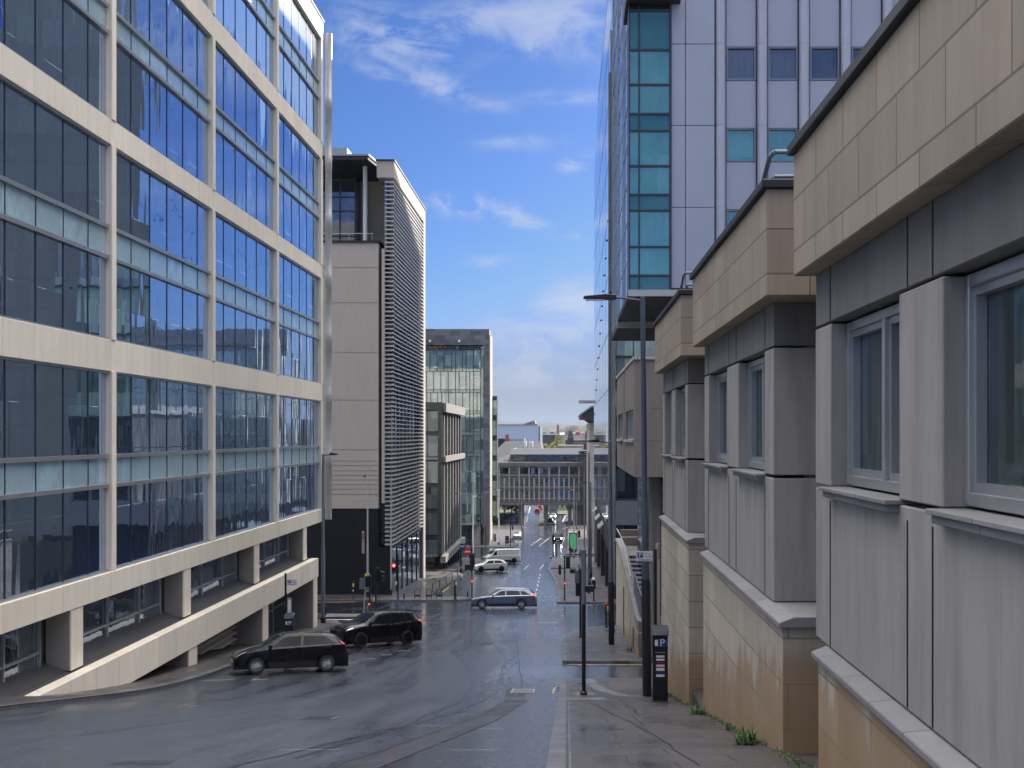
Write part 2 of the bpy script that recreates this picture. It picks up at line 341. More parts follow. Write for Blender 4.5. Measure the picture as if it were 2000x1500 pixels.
# ------------------------------------------------------------ mesh helper
class MB:
    def __init__(s): s.v = []; s.f = []; s.mi = []
    def quad(s, *p, m=0):
        i = len(s.v); s.v += [tuple(q) for q in p]; s.f.append(tuple(range(i, i+len(p)))); s.mi.append(m); return s
    def box(s, x0, x1, y0, y1, z0, z1, m=0):
        if x0 > x1: x0, x1 = x1, x0
        if y0 > y1: y0, y1 = y1, y0
        if z0 > z1: z0, z1 = z1, z0
        i = len(s.v)
        s.v += [(x0, y0, z0), (x1, y0, z0), (x1, y1, z0), (x0, y1, z0), (x0, y0, z1), (x1, y0, z1), (x1, y1, z1), (x0, y1, z1)]
        for f in ((0, 3, 2, 1), (4, 5, 6, 7), (0, 1, 5, 4), (1, 2, 6, 5), (2, 3, 7, 6), (3, 0, 4, 7)):
            s.f.append(tuple(i+k for k in f)); s.mi.append(m)
        return s
    def cyl(s, p0, p1, r0, r1=None, n=12, m=0, caps=True):
        r1 = r0 if r1 is None else r1
        p0 = Vector(p0); p1 = Vector(p1); d = (p1-p0).normalized()
        a = d.orthogonal().normalized(); b = d.cross(a); i = len(s.v)
        for p, r in ((p0, r0), (p1, r1)):
            for k in range(n):
                t = 2*math.pi*k/n; s.v.append(tuple(p + a*(r*math.cos(t)) + b*(r*math.sin(t))))
        for k in range(n):
            j = (k+1) % n; s.f.append((i+k, i+j, i+n+j, i+n+k)); s.mi.append(m)
        if caps:
            s.f.append(tuple(i+k for k in range(n-1, -1, -1))); s.mi.append(m)
            s.f.append(tuple(i+n+k for k in range(n))); s.mi.append(m)
        return s
    def tube(s, pts, r, n=8, m=0):
        for a, b in zip(pts, pts[1:]): s.cyl(a, b, r, r, n, m)
        return s
    def prism(s, poly, ax, a, b, m=0):
        "poly in the two axes other than ax, extruded a..b"
        def P(u, w, t): return {'x': (t, u, w), 'y': (u, t, w), 'z': (u, w, t)}[ax]
        n = len(poly); i = len(s.v)
        s.v += [P(u, w, a) for u, w in poly] + [P(u, w, b) for u, w in poly]
        s.f.append(tuple(i+k for k in range(n-1, -1, -1))); s.mi.append(m)
        s.f.append(tuple(i+n+k for k in range(n))); s.mi.append(m)
        for k in range(n):
            j = (k+1) % n; s.f.append((i+k, i+j, i+n+j, i+n+k)); s.mi.append(m)
        return s
    def lathe(s, prof, axis='z', c=(0, 0, 0), n=20, m=0):
        i = len(s.v)
        for r, h in prof:
            for k in range(n):
                t = 2*math.pi*k/n; a, b = r*math.cos(t), r*math.sin(t)
                s.v.append({'z': (c[0]+a, c[1]+b, c[2]+h), 'y': (c[0]+a, c[1]+h, c[2]+b), 'x': (c[0]+h, c[1]+a, c[2]+b)}[axis])
        for q in range(len(prof)-1):
            for k in range(n):
                j = (k+1) % n; s.f.append((i+q*n+k, i+q*n+j, i+(q+1)*n+j, i+(q+1)*n+k)); s.mi.append(m)
        return s
    def grid(s, pts, m=0):
        i = len(s.v); h = len(pts); w = len(pts[0])
        for row in pts: s.v += [tuple(p) for p in row]
        for a in range(h-1):
            for b in range(w-1):
                s.f.append((i+a*w+b, i+a*w+b+1, i+(a+1)*w+b+1, i+(a+1)*w+b)); s.mi.append(m)
        return s
    def build(s, name, mats, parent=None, world=False, smooth=False, bevel=0.0, fix=True):
        me = bpy.data.meshes.new(name)
        off = parent.location if (parent is not None and world) else Vector((0, 0, 0))
        me.from_pydata([(a-off[0], b-off[1], c-off[2]) for a, b, c in s.v], [], s.f)
        if not isinstance(mats, (list, tuple)): mats = [mats]
        for k in mats: me.materials.append(M[k] if isinstance(k, str) else k)
        me.polygons.foreach_set('material_index', s.mi)
        if fix or bevel:
            bm = bmesh.new(); bm.from_mesh(me)
            if bevel: bmesh.ops.bevel(bm, geom=bm.edges[:], offset=bevel, segments=1, affect='EDGES', clamp_overlap=True)
            bmesh.ops.recalc_face_normals(bm, faces=bm.faces[:])
            bm.to_mesh(me); bm.free()
        if smooth:
            me.polygons.foreach_set('use_smooth', [True]*len(me.polygons)); me.set_sharp_from_angle(angle=R(38))
        me.update()
        o = bpy.data.objects.new(name, me); COL.objects.link(o)
        if parent is not None: o.parent = parent
        return o
def tag(o, label, cat, group=None):
    o['label'] = label; o['category'] = cat
    if group: o['group'] = group
    return o
def struct(o, kind='structure'): o['kind'] = kind; return o
def thing(name, label, cat, loc=(0, 0, 0), rz=0.0, group=None):
    o = bpy.data.objects.new(name, None); COL.objects.link(o); o.location = loc; o.rotation_euler = (0, 0, rz)
    o.empty_display_size = .3
    return tag(o, label, cat, group)
def dup(root, loc, rz=None, label=None):
    def cp(o, par):
        c = o.copy(); COL.objects.link(c)
        if par is not None: c.parent = par
        for ch in KIDS(o): cp(ch, c)
        return c
    r = cp(root, None); r.location = loc
    if rz is not None: r.rotation_euler = (0, 0, rz)
    if label: r['label'] = label
    return r
def KIDS(o): return [c for c in bpy.data.objects if c.parent == o]
def text(s, size, mat, parent, loc, rot=(R(90), 0, 0), name='lettering', ext=.002, align='CENTER'):
    cu = bpy.data.curves.new(name, 'FONT'); cu.body = s; cu.size = size; cu.extrude = ext; cu.align_x = align; cu.align_y = 'CENTER'
    t = bpy.data.objects.new(name, cu); COL.objects.link(t)
    dg = bpy.context.evaluated_depsgraph_get(); me = bpy.data.meshes.new_from_object(t.evaluated_get(dg))
    bpy.data.objects.remove(t); bpy.data.curves.remove(cu)
    me.materials.clear(); me.materials.append(M[mat])
    o = bpy.data.objects.new(name, me); COL.objects.link(o); o.parent = parent; o.location = loc; o.rotation_euler = rot
    return o

# ------------------------------------------------------------ the lie of the land
ZN = [(-60, 9.2), (0, -1.6), (36, -8.1), (41, -8.8), (47, -9.35), (56, -10.3), (62, -10.9), (87, -13.1), (94, -13.6), (100, -13.95), (136, -16.0), (155, -17.2), (220, -20.45), (345, -26.8), (450, -27.4), (700, -30), (7000, -45)]
def Zr(y):
    if y <= ZN[0][0]: return ZN[0][1]
    for (a, za), (b, zb) in zip(ZN, ZN[1:]):
        if y <= b: return za + (zb-za)*(y-a)/(b-a)
    return ZN[-1][1]
def Z(y):
    return sum(Zr(y+d) for d in (-2.5, -1.25, 0, 1.25, 2.5))/5
def at(px, y): return (px-1108)/2250*y            # the street-plane x at distance y seen under that bearing
YS = sorted(set([-40, -30, -20, -10, 0, 6, 10, 14] + [16+i*2 for i in range(45)] + [106+i*8 for i in range(20)] + [270, 290, 310, 330, 345, 360, 380, 400, 425, 450, 480, 520, 600, 700, 1000, 1500, 2500, 4000, 7000]))
def clipY(poly, y0, y1):
    def cl(p, f, yy):
        out = []
        for i in range(len(p)):
            a, b = p[i], p[(i+1) % len(p)]; fa, fb = f(a[1]), f(b[1])
            if fa: out.append(a)
            if fa != fb:
                t = (yy-a[1])/(b[1]-a[1]); out.append((a[0]+(b[0]-a[0])*t, yy))
        return out
    p = cl(poly, lambda y: y >= y0, y0)
    return cl(p, lambda y: y <= y1, y1) if p else p
def drape(name, poly, h, mats, kind='structure', side=True, dz=0.0, kerb=None, kerbmat=1):
    "a sheet or slab that follows the slope; h = top above the road bed"
    b = MB()
    ys = [p[1] for p in poly]
    cuts = [min(ys)] + [y for y in YS if min(ys) < y < max(ys)] + [max(ys)]
    for a, c in zip(cuts, cuts[1:]):
        q = clipY(poly, a, c)
        q = [p for i, p in enumerate(q) if (abs(p[0]-q[i-1][0])+abs(p[1]-q[i-1][1])) > 1e-5]
        if len(q) >= 3: b.quad(*[(x, y, Z(y)+h) for x, y in q])
    if side:
        n = len(poly)
        for i in range(n):
            p, q = poly[i], poly[(i+1) % n]
            L = math.hypot(q[0]-p[0], q[1]-p[1]); k = max(1, int(abs(q[1]-p[1])/2.0)) if abs(q[1]-p[1]) < 400 else 1
            for j in range(k):
                a = (p[0]+(q[0]-p[0])*j/k, p[1]+(q[1]-p[1])*j/k); c = (p[0]+(q[0]-p[0])*(j+1)/k, p[1]+(q[1]-p[1])*(j+1)/k)
                b.quad((a[0], a[1], Z(a[1])-.05), (c[0], c[1], Z(c[1])-.05), (c[0], c[1], Z(c[1])+h), (a[0], a[1], Z(a[1])+h), m=1 if isinstance(mats, list) and len(mats) > 1 else 0)
    o = b.build(name, mats, fix=False)
    bm = bmesh.new(); bm.from_mesh(o.data); bmesh.ops.remove_doubles(bm, verts=bm.verts[:], dist=.001); bmesh.ops.recalc_face_normals(bm, faces=bm.faces[:]); bm.to_mesh(o.data); bm.free()
    if kind: o['kind'] = kind
    return o
def strip(pts, w, h=.008, name='road_marking', mat='paint', one=None):
    "painted line or seam along pts, following the slope"
    b = one or MB()
    P = []
    for (x0, y0), (x1, y1) in zip(pts, pts[1:]):
        k = max(1, int(math.hypot(x1-x0, y1-y0)/1.5))
        P += [(x0+(x1-x0)*i/k, y0+(y1-y0)*i/k) for i in range(k)]
    P.append(pts[-1]); rows = []
    for i, (x, y) in enumerate(P):
        a = P[max(0, i-1)]; c = P[min(len(P)-1, i+1)]; dx, dy = c[0]-a[0], c[1]-a[1]; L = math.hypot(dx, dy) or 1
        nx, ny = -dy/L*w/2, dx/L*w/2
        rows.append([(x+nx, y+ny, Z(y+ny)+h), (x-nx, y-ny, Z(y-ny)+h)])
    b.grid(rows)
    if one is None: return struct(b.build(name, mat, fix=False))
    return b
# ------------------------------------------------------------ ground, road, pavements
g = MB(); gy_ = [y for y in YS if y >= -40]
g.grid([[(x, y, Z(y)-.06) for x in (-5000, -900, -200, -60, -20, 0, 20, 60, 200, 900, 5000)] for y in gy_])
struct(g.build('ground', 'ground', fix=False))
g = MB(); g.grid([[(x, y, Z(y)) for x in (-60, -30, -14, -6, 0, 6, 16)] for y in gy_ if y <= 480])
struct(g.build('road', 'road', fix=False))
def arc(cx, cy, r, a0, a1, n=6): return [(cx+r*math.cos(R(a0+(a1-a0)*i/n)), cy+r*math.sin(R(a0+(a1-a0)*i/n))) for i in range(n+1)]
KH = .12
# right-hand pavement, uphill of the service lane (corner rounds into the lane)
p = [(-.25, -10), (12, -10), (12, 41), (1.6, 41)] + arc(1.35, 39.4, 1.6, 90, 180, 5)
drape('pavement', p, KH, ['flag', 'kerb'])
kp = [(-.25, 8)] + [(-.25, y) for y in (14, 20, 26, 32, 37)] + arc(1.35, 39.4, 1.6, 180, 90, 5) + [(3, 41)]
strip([(x+.15, y-.0) if y < 39 else (x+.05, y-.15) for x, y in kp], .3, KH+.005, 'kerb', 'kerb')
# downhill of the lane
p2 = [(-.2, 47.4), (4, 47.2), (12, 47.2), (12, 69.5), (3.2, 69.5), (1.5, 68)] + [(.4, 65.5), (-.1, 62), (-.25, 58)]
drape('pavement', p2, KH, ['flag', 'kerb'])
strip([(-.05, 47.7), (-.1, 58), (.03, 62), (.52, 65.4), (1.6, 67.8), (3.2, 69.3)], .3, KH+.005, 'kerb', 'kerb')
# across the junction on the right: broad brown pavement and planter
p3 = [(-.85, 92.2), (10, 92.2), (10, 166), (-2.1, 166), (-2.4, 138), (-1.3, 118), (-.95, 100)]
drape('pavement', p3, KH, ['flag2', 'kerb'])
strip([(-.7, 92.4), (-.8, 100), (-1.15, 118), (-2.25, 138), (-1.95, 166)], .3, KH+.005, 'kerb', 'kerb')
drape('paved_area', [(-2.0, 138.5), (.9, 138.5), (1.0, 163), (-1.75, 163)], KH+.10, ['flag2', 'kerb'])
p4 = [(-.2, 176), (30, 176), (30, 335), (1.5, 335), (.2, 300), (0, 210)]
drape('pavement', p4, KH, ['flag2', 'kerb'])
# left-hand pavement in front of the cream office
p5 = [(-20, -10), (-13.3, -10), (-13.3, 66), (-13.6, 70)] + [(-14.6, 73), (-16.5, 74.5), (-20, 75)] + [(-40, 75), (-40, -10)]
drape('pavement', p5, KH, ['flag', 'kerb'])
strip([(-13.42, 10), (-13.42, 66), (-13.75, 70), (-14.7, 72.8), (-16.5, 74.3), (-20, 74.8)], .28, KH+.005, 'kerb', 'kerb')
# far side of the cross street
p6 = [(-60, 94), (-10, 94.2), (-8.6, 94.6), (-7.8, 96), (-7.8, 98.2), (-11.8, 98.6), (-11.6, 128), (-12.4, 131.5), (-14, 133), (-60, 133)]
drape('pavement', p6, KH, ['flag', 'kerb'])
drape('pale_paving', [(-15.5, 95.0), (-8.2, 95.2), (-8.1, 96.6), (-15.5, 96.4)], KH+.006, ['flag3'], side=False)
strip([(-30, 94.15), (-10, 94.35), (-8.7, 94.8), (-7.95, 96), (-7.95, 98)], .3, KH+.005, 'kerb', 'kerb')
p7 = [(-60, 134.8), (-13, 134.8), (-11.8, 137), (-11.7, 160), (-12.6, 164), (-15, 165.5), (-60, 165.5)]
drape('pavement', p7, KH, ['flag', 'kerb'])
p8 = [(-60, 198), (-10, 198.4), (-9, 200), (-9, 210), (-11.7, 216), (-11.7, 335), (-60, 335)]
drape('pavement', p8, KH, ['flag2', 'kerb'])
drape('traffic_island', [(-16.4, 76.6), (-12.6, 76.2), (-12.2, 77.5), (-12.8, 79.2), (-16.3, 79.6)], KH, ['flag3', 'kerb'])
# beyond the bridge
drape('pavement', [(-40, 352), (-13.2, 352), (-15.5, 470), (-40, 470)], KH, ['flag', 'kerb'])
drape('pavement', [(-1.2, 352), (20, 352), (20, 470), (1.2, 470)], KH, ['flag', 'kerb'])
drape('traffic_island', [(-8.6, 339), (-3.4, 339), (-4.2, 349), (-7.6, 349)], KH+.35, ['flag2', 'kerb'])
drape('grass_verge', [(-60, 340), (-21.5, 340), (-16.9, 400), (-17.0, 470), (-60, 470)], KH+.08, 'grass', kind='stuff', side=False)
drape('grass_verge', [(-3.4, 392), (-.2, 392), (-.1, 430), (-3.6, 430)], KH+.1, 'grass', kind='stuff', side=False)

# dressed worn patches, seams and markings
drape('road_patch', [(3.4, 41.3), (12, 41.3), (12, 46.9), (3.2, 46.8)], .005, ['patch'], side=False)
drape('road_patch', [(-3.1, 14), (-2.5, 14), (-1.45, 24), (-1.1, 32), (-1.5, 38), (-2.0, 38), (-1.7, 31), (-2.3, 22)], .005, ['patch'], side=False)
drape('road_patch', [(-6.1, 15.2), (-5.3, 15.2), (-5.35, 15.7), (-6.0, 15.7)], .005, ['patch'], side=False)
sm = MB()
def wob(pts, amp, n=14):
    out = []
    for (x0, y0), (x1, y1) in zip(pts, pts[1:]):
        for i in range(n): t = i/n; out.append((x0+(x1-x0)*t+noise.noise((x0+t*3, y0*.3+t*9, amp*7))*amp, y0+(y1-y0)*t))
    return out+[pts[-1]]
strip(wob([(-4.6, 13), (-3.2, 22), (-2.9, 32), (-3.6, 44), (-6.5, 60), (-9.5, 78)], .16), .035, .007, one=sm)
strip(wob([(-3.8, 16), (-2.6, 26), (-2.2, 36), (-2.7, 50), (-5.2, 70)], .14), .03, .007, one=sm)
strip(wob([(-8.5, 20), (-6.2, 34), (-6.6, 50), (-9, 62)], .2), .03, .007, one=sm)
strip(wob([(-3.1, 13.9), (-1.9, 25), (-1.5, 38), (-2.6, 60), (-4.4, 84)], .1), .04, .009, one=sm)
strip(wob([(-5.2, 60), (-5.6, 90)], .2), .05, .007, one=sm)
struct(sm.build('road_seams', 'seam', fix=False))
# lines
lm = MB()
for x, y in ((-11.4, 41.6), (-10.2, 44.6), (-9.3, 47.6), (-8.8, 49.4), (-8.35, 51.4), (-7.9, 53.6)):
    strip([(x, y), (x+.55, y+.12)], .12, .009, one=lm)
strip([(-13.1, 41.2), (-12.0, 41.6)], .1, .009, one=lm)
for i in range(6): strip([(-2.75-i*.05, 100+i*5.4), (-2.85-i*.05, 103+i*5.4)], .14, .009, one=lm)      # centre dashes down the hill
strip([(-7.6, 93), (-4.2, 93)], .3, .009, one=lm)
for i in range(14): strip([(-6.6+i*.46, 99.0), (-6.45+i*.46, 99.0)], .3, .009, one=lm)
strip([(-.6, 90.2), (1.9, 90.2)], .14, .009, one=lm)
strip([(-12.6, 72.2), (-11.2, 72.2)], .1, .009, one=lm); strip([(-9.4, 72.6), (-8.2, 72.6)], .1, .009, one=lm); strip([(-1.8, 73), (-.6, 73)], .1, .009, one=lm)
for x0 in (-8.2, -5.2, -3.3): strip([(x0, 139), (x0+.2, 150)], .13, .009, one=lm)
for x0 in (-6.6, -5.0): strip([(x0, 205), (x0+1.2, 240)], .15, .009, one=lm)
strip([(-5.4, 203.4), (-3.6, 203.4)], .3, .009, one=lm)
strip([(-1.0, 206), (-.6, 245)], .12, .009, one=lm); strip([(-1.4, 300), (.9, 330)], .14, .009, one=lm); strip([(-12, 300), (-11.4, 322)], .2, .009, one=lm); strip([(-13, 300), (-9, 300)], .2, .009, one=lm)
for i in range(4): strip([(-7.4+i*.3, 365+i*11), (-7.3+i*.3, 371+i*11)], .3, .01, one=lm)
strip([(-12.5, 352), (-14.2, 440)], .35, .01, one=lm); strip([(-1.6, 352), (-.4, 390)], .6, .01, one=lm)
# turn arrow and lane lines on the cross street
drape('lane_arrow', [(-15.8, 75.3), (-14.2, 75.1), (-14.2, 74.7), (-13.4, 75.5), (-14.2, 76.1), (-14.2, 75.7), (-15.8, 75.7)], .009, 'paint', side=False)
strip([(-20, 81), (-13, 81)], .14, .009, one=lm)
for x0, y0, l in ((-4.3, 17.2, .9), (-3.2, 22.2, 1.1), (-1.75, 17.2, .7), (-2.6, 25.6, .7), (-1.9, 33.5, 1.0), (-1.7, 21.5, .5)): strip([(x0, y0), (x0+l, y0+.02)], .025, .01, one=lm)
struct(lm.build('road_markings', 'paint', fix=False))
ym = MB()
strip([(-22, 92.6), (-19.5, 93.4), (-17.3, 93.75)], .22, .009, one=ym)
strip([(.0, 46.9), (3, 46.95), (6, 46.95)], .09, .009, one=ym); strip([(.4, 46.7), (3, 46.75), (6, 46.75)], .06, .009, one=ym)
strip([(-.45, 36), (-.42, 38.6), (.15, 40.7), (1.4, 41.3)], .05, .009, one=ym)
strip([(-11.3, 104), (-11.3, 110)], .12, .009, one=ym)
struct(ym.build('yellow_lines', 'yellow_paint', fix=False))
pm = MB()
strip([(-22, 93.6), (-17, 93.95), (-10, 94.05)], .12, .01, one=pm)
strip([(-.5, 46.99), (2.4, 47.1)], .1, .01, one=pm)
struct(pm.build('road_edge_line', 'flag3', fix=False))
# granite band in the near pavement
strip([(.75, 40.6), (1.0, 36.5), (1.5, 33.0), (2.0, 31.6)], .42, KH+.005, 'granite_band', 'flag3')
strip([(-.1, 30.6), (1.0, 30.6)], 1.2, KH+.006, 'granite_band', 'flag3')
sj = MB()
for pts in (wob([(.6, 28.5), (1.3, 20), (1.6, 14)], .08), wob([(0, 26.6), (2.9, 26.2)], .05), wob([(0, 19.6), (2.6, 20.2)], .06), wob([(1.4, 31), (1.5, 24), (2.7, 23.4)], .08), wob([(0.0, 52), (2.6, 50.8)], .05)):
    strip(pts, .022, KH+.008, one=sj)
struct(sj.build('pavement_joints', 'seam', fix=False))

# drains, covers, leaf litter
def grate(x, y, w, l, label):
    t = thing('drain_grate', label, 'drain', (x, y, Z(y)+.01))
    t.rotation_euler = (math.atan2(Z(y+.5)-Z(y-.5), 1.0), 0, 0)
    f = MB(); f.box(-w/2, w/2, -l/2, -l/2+.05, 0, .012); f.box(-w/2, w/2, l/2-.05, l/2, 0, .012)
    f.box(-w/2, -w/2+.05, -l/2+.051, l/2-.051, 0, .012); f.box(w/2-.05, w/2, -l/2+.051, l/2-.051, 0, .012); f.build('frame', 'galvl', t)
    s = MB(); n = int(l/.13)
    for i in range(n): yy = -l/2+.09+i*(l-.18)/max(1, n-1); s.box(-w/2+.06, w/2-.06, yy-.018, yy+.018, 0, .010)
    s.build('bars', 'galvl', t)
grate(-1.42, 37.0, .75, 1.9, 'steel drain grating in the wet road beside the kerb corner')
def cover(x, y, label, r=.33):
    t = thing('manhole_cover', label, 'manhole cover', (x, y, Z(y)+.006)); t.rotation_euler = (math.atan2(Z(y+.5)-Z(y-.5), 1.0), 0, 0)
    MB().box(-r-.06, r+.06, -r-.06, r+.06, 0, .008).build('frame', 'cloth_g', t)
    c = MB(); c.box(-r, r, -r, r, .0085, .014)
    for i in range(5):
        for j in range(5): c.box(-r+.05+i*.13, -r+.12+i*.13, -r+.05+j*.13, -r+.12+j*.13, .0145, .018)
    c.build('lid', 'mull', t)
cover(-5.3, 24.5, 'square iron cover in the near road left of the seam')
cover(-4.1, 58, 'iron cover in the middle of the junction approach', .3)
rnd = random.Random(5); lt = MB()
for i in range(260):
    x, y = (-.30-abs(rnd.gauss(0, .25)), rnd.uniform(14, 40)) if i < 70 else (rnd.uniform(-7, -.4), rnd.uniform(14, 36)) if i < 110 else (rnd.uniform(.2, 2.8), rnd.uniform(14.5, 34)) if i < 150 else (2.84-abs(rnd.gauss(0, .12)), rnd.uniform(14, 36))
    h = Z(y)+(.014 if x < 0 else KH+.014); r = rnd.uniform(.012, .035); a = rnd.uniform(0, 6)
    lt.quad(*[(x+r*q*math.cos(a+k*1.05), y+r*q*math.sin(a+k*1.05), h+.003*rnd.random()) for k, q in enumerate((1, .7, 1, .6, 1, .8))])
struct(lt.build('litter', 'bark', fix=False), 'stuff')

# ------------------------------------------------------------ hills
def ridge(name, y, base, amp, x0, x1, n, seed, mat, depth, rag=0.0):
    b = MB(); rows = []
    for j in range(7):
        t = j/6; row = []
        for i in range(n+1):
            x = x0+(x1-x0)*i/n
            h = base + amp*noise.noise((x*.0016*4500/y+seed, seed, 0)) + amp*.4*noise.noise((x*.006*4500/y, seed*2, 1))
            hh = Z(y)-2 + (h-Z(y)+2)*math.sin(math.pi*t)**.6
            if rag and 0 < j < 6: hh += rag*noise.noise((x*.05, t*30, seed))+rag*.6*noise.noise((x*.16, t*50, seed))
            row.append((x, y+depth*(t-.5), hh))
        rows.append(row)
    b.grid(rows); return struct(b.build(name, mat, smooth=True, fix=False))
ridge('hills', 5200, 56, 34, -6000, 6000, 90, 2.2, 'hill', 1500)
ridge('hills', 2600, 15, 12, -3000, 3000, 160, 5.1, 'hill', 700, 3)
ridge('wooded_hill', 1500, 4.5, 14, -1500, 1500, 700, 8.3, 'hill', 300, 9)

# ------------------------------------------------------------ L1: cream precast office, left
def office_left():
    XF = -15.3; B = thing('office_building', 'cream stone banded office block with blue mirror glass standing on the left', 'building', (XF, 46, Z(46)))
    def P(mb, name, mat, par=None, **k): return mb.build(name, mat, B if par is None else par, world=True if par is None else False, **k)
    YN, YE = 6.0, 72.0
    bays = [(61, 72), (50, 61), (39, 50), (28, 39), (17, 28), (6, 17)]
    P(MB().box(-42, XF-.36, YN, YE-.05, -5.3, 25.7), 'core', 'l1grey')
    bands = [(24.6, 25.8), (17.2, 18.2), (9.75, 10.6), (2.14, 3.2), (-5.37, -4.57)]
    for i, (z0, z1) in enumerate(bands):
        b = MB().box(XF-.35, XF + (.06 if i in (0, 4) else 0), YN, YE, z0, z1)
        if i == 4: b.box(-42, XF-.352, YN, YE, -5.5, -5.31)
        P(b, 'stone_band', 'l1stone', bevel=.012)
    P(MB().box(XF-.45, XF+.12, YN, YE+.1, 25.803, 25.9), 'roof_edge', 'l1stone')
    for y in (72, 61, 50, 39, 28, 17):
        b = MB()
        for (za, _), (_, zb) in zip(bands, bands[1:]): b.box(XF-.34, XF+.04, y-(.55 if y == 72 else .36), y+(0 if y == 72 else .0), zb+.002, za-.002)
        P(b, 'pilaster', 'l1stone', bevel=.01)
    groups = [(18.2, 20.9, 21.95, 24.6), (10.6, 13.5, 14.4, 17.2), (3.2, 5.97, 7.0, 9.75), (-4.57, -1.7, -.7, 2.14)]
    for (y0, y1) in bays:
        a, c = y0+.02, y1-(.57 if y1 == 72 else .38)
        n = 6; w = 11/6
        for (z0, z1, z2, z3) in groups:
            for (u, v, nm, mt) in ((z0, z1, 'window', 'l1glass'), (z1, z2, 'spandrel_panel', 'l1span'), (z2, z3, 'window', 'l1glass')):
                p = MB().box(XF-.30, XF-.18, a, c, u+.05, v-.05)
                pane = P(p, nm, mt)
                for k in range(1, n):
                    fr = MB().box(XF-.175, XF-.155, a+k*w-.014, a+k*w+.014, u+.07, v-.07).build('mullion', 'mull', None); fr.parent = pane; fr.location = -B.location
                e = MB(); e.box(XF-.17, XF-.06, a, c, u+.002, u+.065); e.box(XF-.17, XF-.06, a, c, v-.065, v-.002)
                fr = e.build('frame', 'mullw', None); fr.parent = pane; fr.location = -B.location
    # recessed middle storey with pillars over a sloping dark ledge
    P(MB().box(-42, -16.2, YN, 68.0, -8.4, -5.51), 'recess_wall', 'l1grey')
    for y1 in (67.4, 57.0, 46.6, 36.2, 25.8):
        y0 = y1-9.9
        w = P(MB().box(-16.19, -16.1, y0+.9, y1-1.2, -7.15, -5.6), 'window', 'dglass')
        f = MB()
        for yy in (y0+.9, y0+3.4, y0+6.4, y1-1.26): f.box(-16.09, -16.0, yy, yy+.08, -7.15, -5.6)
        f.box(-16.085, -16.02, y0+.98, y1-1.27, -6.65, -6.57); f.box(-16.085, -16.02, y0+.98, y1-1.27, -7.2, -7.12)
        q = f.build('frame', 'mullw', None); q.parent = w; q.location = -B.location
        P(MB().box(XF-.75, XF-.02, y1-.75, y1, -7.25, -5.38), 'pillar', ['l1grey'], bevel=.01)
        P(MB().box(XF-.30, XF+.0, y1-.752+.76, y1+.14, -7.25, -5.385), 'pillar_facing', 'l1stone')
        P(MB().box(XF-.018, XF+.03, y1-.74, y1+.13, -7.25, -5.39), 'pillar_facing', 'l1stone')
    l = MB(); l.prism([(-16.2, -6.95), (-15.22, -7.34), (-15.22, -7.5), (-16.2, -7.5)], 'y', YN, 68.4)
    P(l, 'sloping_ledge', 'l1ledge')
    P(MB().box(XF+.08, XF+.5, YN, 68.5, -8.4, -7.3).box(-16.2, XF+.079, YN, 68.45, -8.4, -7.505), 'stone_band', 'l1stone', bevel=.012)
    # street storey
    P(MB().box(-42, -16.6, YN, 67.8, -13.5, -8.41), 'ground_wall', 'l1grey')
    for y1 in (68.4, 57.2, 46.2, 35.2, 24.2):
        P(MB().box(-16.5, XF+.40, y1-1.0, y1-.22, Z(y1)-.6, -8.41), 'pier', 'l1grey')
        P(MB().box(XF+.0, XF+.46, y1-.218, y1, Z(y1)-.6, -8.412).box(XF+.402, XF+.46, y1-1.0, y1-.219, Z(y1)-.6, -8.412), 'pier_facing', 'l1stone')
        y0 = y1-10.9
        if y1 in (68.4, 46.2):
            w = P(MB().box(-16.58, -16.4, y0, y1-1.01, Z(y0+5)-.8, -8.42), 'window', 'dglass2')
            f = MB()
            for yy in (y0, y0+3.2, y0+6.4, y1-1.1): f.box(-16.39, -16.3, yy, yy+.08, Z(y0)-1.4, -8.42)
            f.box(-16.385, -16.31, y0+.08, y1-1.1, -9.7, -9.6)
            q = f.build('frame', 'mullw', None); q.parent = w; q.location = -B.location
            d = MB().box(-16.29, -16.27, y0+3.6, y0+4.7, -11.6, -9.9); P(d, 'notice_panel', 'white')
        else:
            f = MB(); k = 0; z = -8.6
            while z > Z(y0+5)-.3:
                f.prism([(-16.5, z), (-16.1, z-.10), (-16.1, z-.15), (-16.5, z-.05)], 'y', y0+.05, y1-1.02); z -= .3
            P(f, 'louvre_panel', 'l1stone')
    # corner downpipe-like round column
    c = MB(); c.lathe([(0, -5.3), (.21, -5.3)] + [(r, z) for z in (-1.9, 1.9, 5.6, 9.3, 13.0, 16.7, 20.4) for r, z in ((.21, z-.02), (.225, z), (.225, z+.9), (.21, z+.92))] + [(.21, 25.3), (0, 25.3)], c=(-15.05, 72.62, 0), n=20)
    P(c, 'corner_pipe', 'galvl', smooth=True)
    # plant on the roof, slim
    P(MB().box(-38, -22, 20, 60, 25.7, 28.2), 'roof_plant_room', 'l1grey')
office_left()

